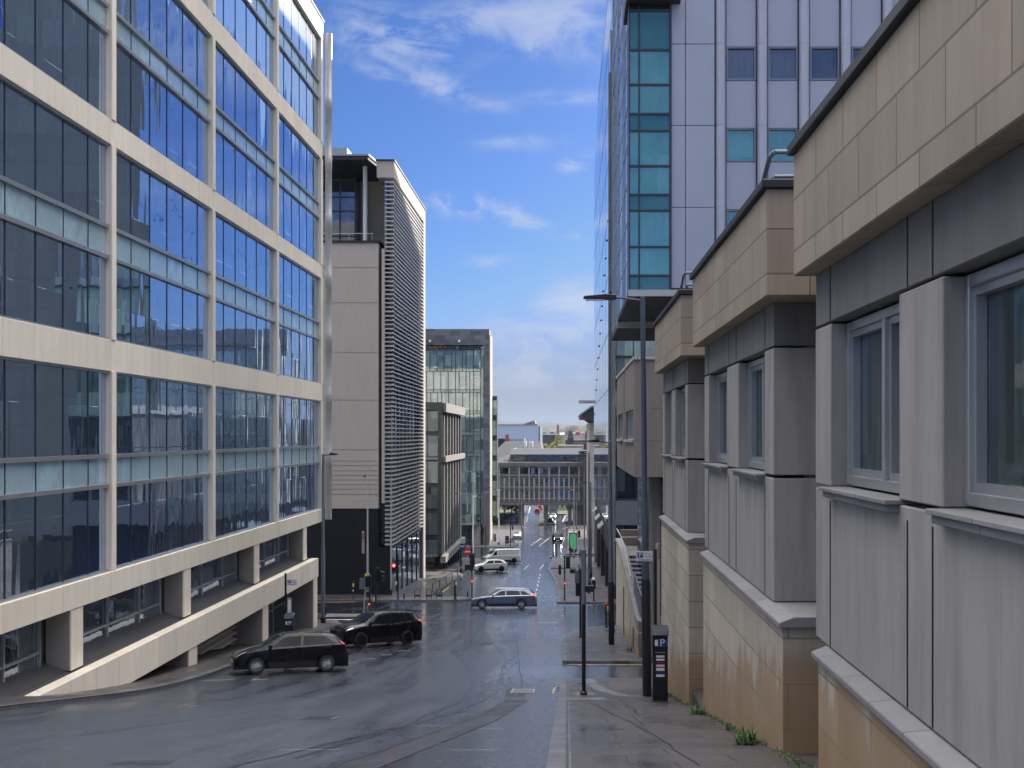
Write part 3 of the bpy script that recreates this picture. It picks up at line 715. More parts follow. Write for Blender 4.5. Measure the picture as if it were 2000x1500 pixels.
# ------------------------------------------------------------ L2: louvred block
stone_end = 'cream'
def louvre_block():
    B = thing('louvred_building', 'grey stone block wrapped in silver horizontal louvres above black slate base', 'building', (-20, 100, Z(100)))
    P = lambda mb, name, mat, **k: mb.build(name, mat, B, world=True, **k)
    P(MB().box(-45, -16.4, 100, 123, -6.36, 16.7), 'stone_block', 'l2stone')
    j = MB()
    for y in (522, 591, 688, 781, 878, 900, 909, 919, 928, 937, 946, 955, 965): z = (850-y)/22.5; j.box(-44.9, -16.39, 99.985, 99.998, z-.022, z+.022)
    P(j, 'panel_joints', 'l2joint')
    P(MB().box(-45.1, -16.3, 99.9, 108, 16.703, 16.9), 'coping', 'flash')
    P(MB().box(-45, -16.45, 100.05, 123, -16.5, -6.362), 'slate_base', 'l2dark')
    s = MB().box(-16.6, -16.02, 101.2, 122, -16, 16); P(s, 'glazed_slot', 'dglass')
    P(MB().box(-16.12, -15.86, 100.02, 100.5, -5.9, 16.2), 'stone_fin', 'l2stone')
    # louvres
    P(MB().box(-16.0, -15.55, 100.75, 120.9, -9.6, 22.3), 'screen_core', 'dglass')
    l = MB(); z = -9.5
    while z < 22.3:
        l.prism([(-15.72, z), (-15.1, z-.07), (-15.1, z+.03), (-15.72, z+.13)], 'y', 100.42, 120.95)
        l.prism([(100.0, z-.07), (100.42, z), (100.42, z+.13), (100.0, z+.03)], 'x', -15.84, -15.1)
        z += .375
    P(l, 'louvre_screen', 'louv', fix=True)
    v = MB()
    for y in range(8): v.box(-15.5, -15.36, 102+y*2.4, 102.12+y*2.4, -9.6, 22.3)
    P(v, 'screen_posts', 'mull')
    P(MB().box(-16.6, -15.1, 100.35, 121.0, 22.45, 23.9), 'stone_parapet', 'l2stone')
    P(MB().box(-16.7, -15.02, 100.25, 122.7, 23.903, 24.02), 'parapet_cap', 'flash')
    P(MB().box(-16.2, -15.1, 121.0, 122.6, -16.5, 23.9), 'end_wall', stone_end)
    P(MB().box(-20.5, -16.02, 108, 122.9, 15.5, 23.77), 'penthouse_wall', 'l2stone')
    # penthouse glass, roof canopy, column, rail
    P(MB().box(-44, -19.4, 106, 122, 16.7, 23.75), 'penthouse_glass', 'dglass')
    f = MB()
    for x in (-19.5, -20.9, -23.7, -26.5, -29.3): f.box(x-.07, x+.07, 105.9, 105.99, 16.9, 23.75)
    for zz in (18.3, 20.6, 21.9, 23.5): f.box(-44, -19.4, 105.88, 105.995, zz-.06, zz+.06)
    P(f, 'penthouse_frames', 'mull')
    c = MB(); c.prism([(-46, 99.4), (-17.2, 99.4), (-16.3, 107.6), (-16.3, 108.2), (-46, 108.2)], 'z', 23.78, 24.1)
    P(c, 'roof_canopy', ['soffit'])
    P(MB().prism([(-46.05, 99.3), (-17.1, 99.3), (-16.2, 108.1), (-46.05, 108.3)], 'z', 24.103, 24.25), 'canopy_edge', 'zinc')
    P(MB().box(-40, -19.3, 101, 107, 24.253, 25.2).box(-40, -21, 102, 107, 25.203, 25.6), 'roof_upstand', 'zinc')
    P(MB().cyl((-17.9, 102, 16.7), (-17.9, 102, 23.78), .2, n=18), 'canopy_column', 'white', smooth=True)
    r = MB(); r.tube([(-45, 100.3, 17.55), (-16.9, 100.3, 17.55)], .03)
    for i in range(14): r.cyl((-17-i*2, 100.3, 16.9), (-17-i*2, 100.3, 17.55), .022, n=6)
    P(r, 'terrace_rail', 'galvl')
    # glazed street storey under the screen
    P(MB().box(-16.44, -15.35, 100.3, 121, -16.6, -9.85), 'street_glazing', 'dglass2')
    f = MB()
    for y in (100.22, 103.6, 107, 110.4, 113.8, 117.2, 120.9): f.box(-15.349, -15.28, y, y+.12, -16.4, -9.85)
    f.box(-15.349, -15.27, 100.22, 121, -9.9, -9.78)
    P(f, 'street_frames', 'mull')
    P(MB().box(-16.44, -15.3, 100.05, 100.2, -16.5, -9.75), 'corner_pier', 'l2dark')
louvre_block()

# ------------------------------------------------------------ L3: charcoal hotel
def hotel():
    B = thing('hotel_building', 'low charcoal framed block with pale vertical fins beyond the louvred building', 'building', (-18, 136, Z(136)))
    P = lambda mb, name, mat, **k: mb.build(name, mat, B, world=True, **k)
    P(MB().box(-45, -15.3, 136.5, 162, -14.3, 3.3), 'core', 'l3frame')
    P(MB().box(-45, -14.8, 136.0, 162.1, 3.0, 3.9), 'roof_beam', 'l3frame')
    P(MB().box(-14.798, -14.35, 136.6, 162.2, 2.75, 3.85), 'fin_beam', 'l3fin')
    for i in range(4): P(MB().box(-15.3-i*3.0, -14.8-i*3.0, 136.02, 136.499, -14.3, 2.998), 'frame_post', 'l3frame')
    zs = [(.48, 2.84), (-2.5, -.06), (-5.65, -3.1), (-8.7, -6.17), (-11.8, -9.25), (-14.1, -12.4)]
    for i in range(3):
        x1 = -15.32-i*3.0
        for (z0, z1) in zs:
            P(MB().box(x1-2.46, x1, 136.3, 136.49, z0, z1), 'window', 'l3glass')
            P(MB().box(x1-1.27, x1-1.19, 136.2, 136.298, z0, z1), 'window_mullion', 'l3frame')
    for z in (-2.9, -14.4): P(MB().box(-40, -15.31, 136.1, 136.28, z, z+.3), 'cross_beam', 'galv')
    P(MB().box(-14.798, -14.4, 136.55, 162.2, -3.2, -2.5), 'fin_beam', 'l3fin')
    P(MB().box(-15.0, -14.35, 136.0, 162.3, -15.1, -14.32), 'fin_beam', 'l3fin')
    fins = [138.9+i*3.6 for i in range(7)]
    for y in fins:
        P(MB().box(-15.02, -14.84, y-.2, y+.2, -14.318, 2.745), 'fin', 'l3fin')
    for (z0, z1) in ((-14.3, -3.3), (-2.4, 2.7)): P(MB().box(-15.29, -15.03, 136.6, 162, z0, z1), 'side_glazing', 'l3frame')
    P(MB().box(-44, -15.9, 137.6, 161.5, -19, -14.31), 'ground_floor', 'dglass2')
    for y in [137.0+i*3.1 for i in range(9)]: P(MB().box(-15.3, -14.9, y, y+.4, Z(y)-.3, -15.12), 'column', 'black')
hotel()

# ------------------------------------------------------------ L4: glass office with slate surround
def glass_office():
    B = thing('glass_office_building', 'green glass office set in a tall dark slate frame beside the far junction', 'building', (-20, 205, Z(205)))
    P = lambda mb, name, mat, **k: mb.build(name, mat, B, world=True, **k)
    P(MB().box(-60, -15.2, 207, 211.5, -21.5, 18.8).box(-60, -24, 211.51, 240, -21.5, 18.5), 'core', 'l4conc')
    P(MB().box(-60, -13.9, 205, 211.6, 16.1, 18.9), 'slate_frame', 'l4stone')
    P(MB().box(-14.95, -13.9, 205.01, 208, -10, 16.095), 'slate_frame', 'l4stone')
    P(MB().box(-15.1, -13.85, 204.9, 208, -21.5, -10.0), 'concrete_pier', 'l4conc', bevel=.15)
    P(MB().box(-13.898, -13.75, 205.4, 211.6, -19, 17.9), 'end_wall', stone_end)
    z = 15.2; k = 0
    while z > -16:
        zb = z-3.78 if z-3.78 > -16 else -15.9
        P(MB().box(-60, -15.45, 205.6, 206.9, zb+.55, z-.08), 'window', 'l4glass')
        P(MB().box(-60, -15.42, 205.5, 206.95, zb+.0, zb+.52), 'floor_band', 'gglass')
        f = MB(); rr = random.Random(k)
        x = -15.46
        while x > -34:
            f.box(x-.05, x+.05, 205.42, 205.499, zb, z); x -= rr.choice((.65, 1.25, 1.25, 1.3, .7))
        f.box(-60, -15.4, 205.40, 205.498, zb+.52, zb+.56); f.box(-60, -15.4, 205.40, 205.498, z-.06, z-.0)
        P(f, 'mullions', 'mull')
        z -= 3.78; k += 1
    P(MB().box(-15.4, -15.0, 205.55, 206.9, -15.9, 15.2), 'corner_glazing', 'gglass')
    # roof terrace niche
    P(MB().box(-60, -15.0, 205.62, 207, 15.205, 15.3), 'terrace_floor', 'l4conc')
    P(MB().box(-60, -15.0, 206.6, 207, 15.305, 16.08), 'terrace_glass', 'dglass')
    # rounded lower corner bay and street storey
    c = MB(); cx, cy = -19.6, 207.0
    c.prism([(cx-8, cy)] + [(cx-8, cy-2.6)] + arc(cx+1.6, cy-.1, 2.5, -90, 0, 8), 'z', -15.6, -6.6)
    P(c, 'curved_bay', 'l4glass', smooth=True)
    c = MB(); c.prism([(cx-8, cy)] + [(cx-8, cy-2.75)] + arc(cx+1.6, cy-.1, 2.65, -90, 0, 8), 'z', -15.95, -15.61)
    P(c, 'curved_soffit', 'zinc', smooth=True)
    P(MB().box(-60, -15.3, 206.2, 206.99, -20.6, -16.0), 'street_glazing', 'dglass2')
    P(MB().box(-16.6, -15.5, 205.7, 206.19, -20.6, -16.0), 'pale_entrance_panel', 'cream')
    for x in (-17.5, -19.4, -22.0): P(MB().box(x-.1, x+.1, 206.0, 206.19, -20.6, -16.0), 'door_post', 'mull')
    # projecting rear bay
    P(MB().box(-15.1, -12.95, 212, 215.6, -15.3, 7.2), 'rear_bay', 'l3frame')
    zz = 6.6
    while zz > -14:
        P(MB().box(-14.15, -13.0, 211.9, 211.998, zz-2.9, zz-.2), 'bay_window', 'gglass'); zz -= 3.7
    for x in (-19.2, -24.4):
        t = MB(); t.cyl((x, 204.95, 16.75), (x, 204.6, 16.75), .1, .22, 10); P(t, 'wall_light', 'white')
    return B
glass_office()
for i, px in enumerate((839, 850, 860, 869)):
    x = at(px, 205.9)
    lab = ('big coral', 'small red', 'ringed peach', 'rightmost orange')[i]
    t = thing('dome_lamp', lab+' dome lamp hanging in the roof terrace of the glass office', 'lamp', (x, 205.9, 15.3), group='dome lamps on the office roof terrace')
    s = MB(); s.lathe([(.34, .36), (.33, .50), (.24, .64), (.08, .70), (.0, .70)], n=14); s.build('shade', 'orange', t, smooth=True)
    c = MB(); c.cyl((0, 0, .70), (0, 0, .79), .015, n=6); c.build('cable', 'black', t)
for i, px in enumerate((843, 852, 894)):
    x = at(px, 205.75)
    t = thing('terrace_chair', ('lime chair under the leftmost coral lamp on the terrace', 'lime chair under the small red lamp on the terrace', 'lone lime chair right of the lamps on the terrace')[i], 'chair', (x, 205.75, 15.3), group='lime chairs on the office roof terrace')
    MB().box(-.25, .25, -.25, .25, .22, .30).build('seat', 'lime', t, bevel=.02)
    MB().box(-.25, .25, .2, .27, .301, .62).build('backrest', 'lime', t, bevel=.02)
    for sx in (-.2, .2):
        for sy in (-.2, .2): MB().cyl((sx, sy, 0), (sx, sy, .22), .02, n=6).build('leg', 'galvl', t)
# ------------------------------------------------------------ R0-R2: sandstone and render bays on the right
def stone_bays():
    B = thing('stone_building', 'sandstone and grey render building stepping down the pavement on the right', 'building', (3, 20, Z(20)))
    P = lambda mb, name, mat, **k: mb.build(name, mat, B, world=True, **k)
    for (y0, y1, wins) in ((5.0, 14.0, ((6.4, 9.2), (10.4, 13.1))), (15.9, 25.25, ((17.5, 20.2), (21.6, 24.4))), (27.9, 36.2, ((29.3, 32.0), (33.1, 35.5)))):
        # fascia
        P(MB().box(2.75, 9, y0, y1, 1.93, 3.40), 'fascia', 'sand', bevel=.012)
        P(MB().box(2.68, 9, y0-.06, y1+.06, 3.403, 3.53), 'roof_felt', 'flash', bevel=.015)
        # render wall with openings: spandrel, piers, lintel
        a, c = y0+.85, y1-.1; XW = 3.0
        P(MB().box(XW, 9, a, c, 1.30, 1.928), 'lintel_panel', 'conc', bevel=.01)
        P(MB().box(XW, 9, a, c, -2.42, -.63), 'spandrel_wall', 'concl', bevel=.01)
        edges = [a] + [v for w in wins for v in w] + [c]
        for i in range(0, len(edges), 2):
            P(MB().box(XW-.004, 9, edges[i], edges[i+1], -.58, 1.27), 'pier', 'concl', bevel=.012)
        P(MB().box(3.45, 9, a+.05, c-.05, -.628, 1.298), 'inner_wall', 'conc')
        n = MB()
        for yy in (wins[0][0]-.03, wins[0][1]+.25, wins[1][0]-.25, wins[1][1]+.03): n.box(XW-.008, XW-.001, yy-.012, yy+.012, -2.4, -.75); n.box(XW-.008, XW-.001, yy-.012, yy+.012, 1.31, 1.92)
        P(n, 'render_joints', 'flash')
        for (w0, w1) in wins:
            w = P(MB().box(3.30, 3.34, w0+.06, w1-.06, -.50, 1.25), 'window', 'bayglass')
            def K(mb, nm, mt, **k):
                o = mb.build(nm, mt, None, **k); o.parent = w; o.location = -B.location
            f = MB(); mid = w0+(w1-w0)*.42
            f.box(3.17, 3.298, w0+.01, w0+.09, -.56, 1.27).box(3.17, 3.298, w1-.09, w1-.01, -.56, 1.27).box(3.17, 3.298, w0+.091, w1-.091, -.56, -.45).box(3.17, 3.298, w0+.091, w1-.091, 1.17, 1.27)
            f.box(3.16, 3.297, mid-.05, mid+.05, -.449, 1.169)
            K(f, 'frame', 'mullw', bevel=.008)
            g = MB()
            for (u, v) in ((w0+.092, mid-.052), (mid+.052, w1-.092)):
                g.box(3.21, 3.296, u, u+.07, -.448, 1.168).box(3.21, 3.296, v-.07, v, -.448, 1.168).box(3.21, 3.296, u+.071, v-.071, -.448, -.375).box(3.21, 3.296, u+.071, v-.071, 1.10, 1.168)
            K(g, 'sash', 'mullw')
            K(MB().box(2.86, 3.29, w0-.02, w1+.02, -.628, -.585).box(2.90, 3.2, w0+.02, w1-.02, -.70, -.629), 'sill', 'cope', bevel=.006)
        # plinth with sloped coping
        P(MB().box(2.90, 9, y0-.42+.0, y1-.7, Z(y1)-1.0, -2.58), 'plinth', 'sandbase')
        P(MB().prism([(2.83, -2.58), (9, -2.58), (9, -2.44), (3.04, -2.43), (2.83, -2.51)], 'y', y0-.5, y1-.62), 'coping', 'cope', bevel=.01)
    # set-back walls between the bays
    for (a, c) in ((-4, 5.0), (14.0, 15.9), (25.25, 27.9)):
        P(MB().box(4.3, 9, a+.003, c-.003, Z(c)-1.5, 3.38), 'setback_wall', 'sand')
    P(MB().box(9.002, 26, -4, 36, -12, 3.3), 'rear_block', 'sand')
    P(MB().box(2.95, 4.28, 25.26, 27.3, Z(27)-.2, Z(27)+.45), 'step_block', 'flag')
    for z in (-4.0, -5.1): P(MB().box(3.28, 4.0, 27.36, 27.47, z-.06, z+.06), 'wall_bracket', 'black')
    # roof guard rails
    for y in (16.2, 28.2):
        r = MB(); r.tube([(2.85, y+.9, 3.55), (2.85, y, 3.92), (2.9, y-.1, 3.96), (9, y-.1, 3.96)], .035)
        r.tube([(2.95, y+1.2, 3.55), (3.0, y+.5, 3.75), (9, y+.5, 3.75)], .03)
        for x in (3.4, 4.8, 6.2): r.cyl((x, y-.1, 3.5), (x, y-.1, 3.95), .03, n=8)
        P(r, 'roof_guard_rail', 'galv', smooth=True)
stone_bays()

# ------------------------------------------------------------ R3: cantilevered render box over the steps
def box_building():
    B = thing('concrete_box_building', 'grey brown panelled box building cantilevered over the outside steps', 'building', (3.2, 48, Z(48)))
    P = lambda mb, name, mat, **k: mb.build(name, mat, B, world=True, **k)
    X = 2.75
    for (a, c, z0, z1) in ((47.2, 55.4, -1.72, -.22), (56.0, 63.8, -1.72, -.22), (47.2, 55.4, 1.08, 3.1), (56.0, 63.8, 1.08, 3.1), (47.2, 48.0, -.218, 1.078), (54.4, 55.4, -.218, 1.078), (56.0, 57, -.218, 1.078), (62.8, 63.8, -.218, 1.078)):
        P(MB().box(X, 9, a, c, z0, z1), 'panel', 'panelstone', bevel=.012)
    P(MB().box(X+.3, 8.9, 47.5, 63.6, -1.7, 3.08), 'core', 'conc')
    P(MB().box(X-.05, 9.1, 47.12, 63.9, 3.103, 3.24), 'roof_edge', 'cream')
    for (a, c) in ((48.0, 54.4), (57.0, 62.8)):
        w = P(MB().box(X+.2, X+.26, a+.02, c-.02, -.19, 1.07), 'window', 'l3glass')
        f = MB(); n = 5
        for k in range(n+1): yy = a+.05+(c-a-.1)*k/n; f.box(X+.10, X+.198, yy-.05, yy+.05, -.19, 1.07)
        f.box(X+.12, X+.197, a+.1, c-.1, -.19, -.10); f.box(X+.12, X+.197, a+.1, c-.1, 1.0, 1.07)
        o = f.build('frame', 'mullw', None); o.parent = w; o.location = -B.location
        o = MB().box(X-.09, X+.2, a-.05, c+.05, -.30, -.222+.03).build('sill', 'cream', None); o.parent = w; o.location = -B.location
    P(MB().box(3.9, 9, 50.5, 64, -13, -1.73), 'lower_wall', 'dglass2')
    P(MB().box(3.55, 3.9, 48.3, 50.2, -11, -1.725), 'support_pier', 'conc')
box_building()

# ------------------------------------------------------------ R4: lilac panelled tower
def tower():
    X0, Y0, Y1 = 2.5, 47.0, 66.0
    B = thing('panelled_tower', 'tall lilac grey panelled tower with a teal glazed corner bay above the sandstone roofs', 'building', (X0, Y0, Z(Y0)))
    P = lambda mb, name, mat, **k: mb.build(name, mat, B, world=True, **k)
    ZB, ZT = 5.9, 30.0
    sc = 2250/Y0
    P(MB().box(4.25, 30, 47.6, Y1, ZB+.1, ZT), 'core', 'lilac')
    # teal bay
    ys = [20, 97, 165, 222, 255, 324, 380, 411, 482, 538, 568]
    seq = [77, 68, 57, 33, 69, 56, 31, 71, 56, 31]
    for (a, c) in zip(ys, ys[1:]):
        z1, z0 = (850-a)/sc, (850-c)/sc
        mt = 'tealsp' if c-a < 45 or a == 20 else 'teal'
        for (u, v) in ((X0+.06, X0+.40), (X0+.47, X0+1.66)):
            P(MB().box(u, v, Y0+.06, Y0+.2, z0+.05, z1-.05), 'teal_pane' if mt == 'tealsp' else 'window', mt)
    f = MB(); f.box(X0, X0+.055, Y0, Y0+.25, ZB, 17.6).box(X0+.402, X0+.468, Y0, Y0+.25, ZB, 17.6).box(X0+1.662, X0+1.74, Y0, Y0+.25, ZB, 17.6)
    for y in ys:
        z = (850-y)/sc
        f.box(X0+.056, X0+.40, Y0+.01, Y0+.24, z-.045, z+.045); f.box(X0+.47, X0+1.66, Y0+.01, Y0+.24, z-.045, z+.045)
    P(f, 'bay_frame', 'mull')
    P(MB().box(X0+.02, X0+1.7, Y0+.25, Y0+1.2, ZB, 17.6), 'bay_back', 'mull')
    P(MB().box(X0-.1, X0+2.1, Y0-.5, Y0+2.5, 17.62, 18.0), 'bay_hood', 'soffit')
    P(MB().box(X0+.6, X0+1.7, Y0+.9, Y0+3, 18.003, ZT), 'bay_return', 'mull')
    # panels, pipes, windows
    joints = [ZB+.1] + [(850-y)/sc for y in (404, 243.5, 84, -76, -236, -396)]
    xs = [(X0+1.76, X0+2.32), (X0+2.345, X0+3.52)]
    for (a, c) in zip(joints, joints[1:]):
        for (u, v) in xs: P(MB().box(u, v, Y0+.12, Y0+.599, a+.012, c-.012), 'panel', 'lilac', bevel=.01)
    pitch = 1.713
    for i in range(11):
        xp = X0+3.78+i*pitch
        c = MB(); prof = [(0, ZB+.1), (.205, ZB+.1)]
        for z in joints[1:]: prof += [(.205, z-.02), (.19, z-.01), (.19, z+.01), (.205, z+.02)]
        c.lathe(prof+[(.205, ZT), (0, ZT)], c=(xp, Y0+.22, 0), n=18); P(c, 'round_pilaster', 'pipe', smooth=True)
        u, v = xp+.25, xp+pitch-.25
        for k in range(7):
            zt = (850-87)/sc + (k-3)*3.345; zb = zt-1.34
            if zt > ZT: continue
            P(MB().box(u, v, Y0+.32, Y0+.599, zb-1.98, zb-.03), 'panel', 'lilac', bevel=.01)
            if zb < ZB: continue
            w = P(MB().box(u+.05, v-.05, Y0+.42, Y0+.5, zb, zt), 'window', ('teal', 'dglass')[(i*3+k*5) % 3 == 0])
            fr = MB().box(u+.001, u+.07, Y0+.30, Y0+.43, zb-.02, zt).box(v-.07, v-.001, Y0+.30, Y0+.43, zb-.02, zt).box(u+.071, v-.071, Y0+.30, Y0+.43, zb-.02, zb+.05).box(u+.071, v-.071, Y0+.30, Y0+.43, zt-.05, zt)
            o = fr.build('frame', 'galv', None); o.parent = w; o.location = -B.location
    # side grid of mirror glass
    P(MB().box(X0+.12, X0+.55, Y0+.3, Y1, ZB, ZT), 'side_glazing', 'grid')
    f = MB(); y = Y0+.3; k = 0
    while y < Y1: f.box(X0+(.07 if k % 4 == 0 else .10), X0+.118, y, y+.16, ZB, ZT); y += 1.5; k += 1
    z = ZB
    while z < ZT: f.box(X0+.095, X0+.115, Y0+.3, Y1, z, z+.07); z += 1.672
    P(f, 'side_grid', 'mullw')
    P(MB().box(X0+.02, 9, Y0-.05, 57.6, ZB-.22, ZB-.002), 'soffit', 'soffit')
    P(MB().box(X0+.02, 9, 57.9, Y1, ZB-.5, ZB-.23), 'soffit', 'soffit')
    P(MB().box(X0-.02, 8.5, Y0-.14, Y0-.052, ZB-.24, ZB+.02), 'soffit_edge', 'galvl')
    P(MB().box(X0-.02, 8.5, 57.605, 57.895, ZB-.52, ZB-.003), 'soffit_edge', 'galvl')
    P(MB().box(X0-.13, X0+.02, 66.02, 66.9, -5.2, 20.8), 'end_fin', 'greyp')
    P(MB().box(9.2, 28, 49, 66, -14, ZB-.25), 'tower_base', 'conc')
tower()

# ------------------------------------------------------------ R5: mirror clad building beyond the cross street
def mirror_building():
    B = thing('mirror_clad_building', 'tall mirror clad building past the junction reflecting the sky and the far town', 'building', (5, 94, Z(94)))
    P = lambda mb, name, mat, **k: mb.build(name, mat, B, world=True, **k)
    X = 3.62; Zb = -8.2
    P(MB().prism([(94.4, Zb), (156, Zb), (156, 34), (135, 40.2), (94.4, 39)], 'x', X, X+.35), 'mirror_skin', 'mirror')
    j = MB()
    for z in range(-6, 40, 5): j.box(X-.012, X-.002, 94.5, 155.9 if z < 33 else 134, z-.03, z+.03)
    for k, y in enumerate((101, 108.5, 117, 128, 141)): j.box(X-.011, X-.003, y-.04, y+.04, Zb+.1, 33)
    P(j, 'skin_joints', 'mull')
    s = MB()
    for i in range(14): s.cyl((X-.1, 98+i*3.6, 20-i*1.1), (X, 98+i*3.6, 20-i*1.1), .1, n=8)
    P(s, 'fixing_studs', 'mull')
    P(MB().box(X+.36, 40, 94.9, 155.5, Zb, 33.5).box(X+5, 40, 95, 135, 33.51, 41.5), 'core', 'greyp')  # second box: unseen, added to keep sun off the left office
    P(MB().box(X-.1, X+.3, 93.9, 94.38, -12.2, 33), 'corner_fin', 'greyp')
    # near end: glazed storeys
    zs = [(-5.1, 1.4, 'dglass'), (1.6, 6.3, 'gglass'), (6.5, 8.2, 'l4glass'), (8.4, 12, 'gglass'), (12.2, 16, 'l4glass')]
    for z0, z1, mt in zs:
        for (u, v) in ((X+.4, X+1.75), (X+1.82, X+3.6), (X+3.7, X+5.6)): P(MB().box(u, v, 94.3, 94.88, z0, z1), 'window', mt)
    f = MB()
    for z in (-5.25, 1.5, 6.4, 8.3, 12.1): f.box(X+.301, X+6, 94.1, 94.29, z-.09, z+.09)
    P(f, 'floor_lines', 'mull')
    P(MB().box(X+.31, X+6, 93.7, 94.88, -7.3, -5.36), 'transfer_beam', 'galv')
    P(MB().box(X+1.0, X+4.6, 94.3, 94.88, -12.9, -7.31), 'entrance_screen', 'doorblue')
    P(MB().box(X+.5, 40, 94.9, 155, -18, Zb-.002), 'ground_floor', 'dglass2')
    for y in (118, 130, 143): P(MB().prism([(X-.45, -9.6), (X+.3, -8.9), (X+.3, -9.05), (X-.45, -9.7)], 'y', y, y+5), 'canopy_wing', 'zinc')
    P(MB().box(X+.1, X+.49, 98, 155, -10.6, -8.25), 'dark_fascia', 'soffit')
    for y in (95.5, 110, 125, 140, 154): P(MB().box(X+.0, X+.45, y, y+.8, Z(y)-.3, Zb-2.45 if y > 97 else -7.35), 'column', ('greyp', 'soffit')[y < 150])
mirror_building()

# ------------------------------------------------------------ steps, landing and handrails
def steps():
    B = thing('outside_steps', 'sandstone walled steps with grey railings rising beside the lower pavement', 'steps', (3.06, 49.5, Z(49.5)))
    P = lambda mb, name, mat, **k: mb.build(name, mat, B, world=True, **k)
    wall = [(49.5, Z(49.5)-.5), (72, Z(72)-.5), (72, -6.55), (66, -6.55), (49.5, -8.3)]
    P(MB().prism(wall, 'x', 3.06, 3.32), 'street_wall', 'sandbase')
    P(MB().prism([(49.45, -8.3), (66, -6.55), (72, -6.55), (72, -6.43), (66, -6.43), (49.45, -8.18)], 'x', 3.0, 3.4), 'wall_coping', 'cope')
    P(MB().box(3.06, 4.6, 49.2, 49.5, Z(49.5)-.5, -8.05), 'end_wall', 'sand')
    P(MB().box(3.0, 4.7, 49.1, 50.6, -8.05, -7.93), 'landing_slab', 'cope')
    st = MB()
    for i in range(14): st.box(3.33, 4.9, 51+i*1.05, 52.05+i*1.05, -12, -8.6+i*.12)
    P(st, 'stair_flight', 'flag3')
    P(MB().box(3.33, 5.5, 66, 73, -12, -6.9), 'top_landing', 'flag3')
    P(MB().box(4.9, 5.1, 51, 72, -12, -5.4), 'inner_wall', 'panelstone')
    P(MB().box(3.32, 5.1, 72, 72.2, -12, -5.9), 'back_wall', 'panelstone')
    r = MB(); r.tube([(3.1, 72, -5.85), (3.1, 66, -5.85), (3.1, 56, -6.9)], .035, m=0).tube([(3.1, 66, -5.85), (4.9, 66, -5.85)], .03)
    P(r, 'pale_handrail', 'galvl', smooth=True)
    r = MB(); r.tube([(3.22, 55.5, -6.6), (3.25, 49.6, -7.1), (4.7, 49.6, -7.1)], .035).tube([(3.2, 55, -7.9), (3.2, 49.6, -8.3)], .02)
    for i in range(5): y = 49.6+i*1.35; r.cyl((3.2, y, -8.7 if i < 4 else -7.7), (3.24, y, -7.1+i*.115), .028, n=8)
    P(r, 'grey_railing', 'galv', smooth=True)
    p = MB()
    for i in range(12): y = 49.7+i*.48; p.box(3.19, 3.20, y, y+.40, -8.2+i*.03, -7.2+i*.04)
    P(p, 'railing_infill', 'galv')
    P(MB().box(3.25, 3.6, 48.95, 49.19, -9.1, -8.75).box(3.02, 3.2, 48.98, 49.17, -9.1, -8.4), 'meter_box', 'galv', bevel=.015)
    P(MB().box(3.04, 3.058, 53.0, 53.8, Z(53)-.3, -8.9), 'wall_slot', 'black')
    P(MB().box(3.03, 3.058, 62, 62.5, Z(62)-.3, -8.2), 'wall_slot', 'black')
steps()

# ------------------------------------------------------------ R6: flying-roof building
def flyroof():
    B = thing('flying_roof_building', 'pale stone corner building with thin projecting zinc roof wings', 'building', (4, 205, Z(205)))
    P = lambda mb, name, mat, **k: mb.build(name, mat, B, world=True, **k)
    P(MB().box(5.3, 60, 206, 240, -22, 2.3), 'core', 'l4conc')
    P(MB().box(3.95, 5.28, 205, 207.5, -20.5, 2.2), 'stone_column', 'cream')
    P(MB().box(3.97, 5.28, 207.52, 236, -22, 2.2), 'side_wall', 'cream')
    P(MB().box(6.1, 6.9, 204.8, 205.9, -20.5, -13.5), 'green_screen', 'gglass')
    P(MB().box(4.6, 6.0, 204.6, 205.9, -20.4, -13.9), 'lower_pier', 'cream')
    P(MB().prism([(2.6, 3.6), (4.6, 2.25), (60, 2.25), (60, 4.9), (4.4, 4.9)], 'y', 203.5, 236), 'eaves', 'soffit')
    P(MB().prism([(2.4, 3.55), (4.3, 4.95), (60, 4.95), (60, 5.2), (4.2, 5.2), (2.2, 3.75)], 'y', 203.3, 236.5), 'eaves_edge', 'zinc')
    P(MB().box(2.1, 20, 206, 214, 5.9, 6.25), 'roof_wing', 'zinc')
    P(MB().box(2.3, 6, 222, 230, 3.0, 3.6), 'roof_wing', 'zinc')
    P(MB().box(14, 60, 208, 238, 4.95, 15), 'added_sun_block', 'l4conc')  # unseen upper block, added to keep low sun off the far road
flyroof()

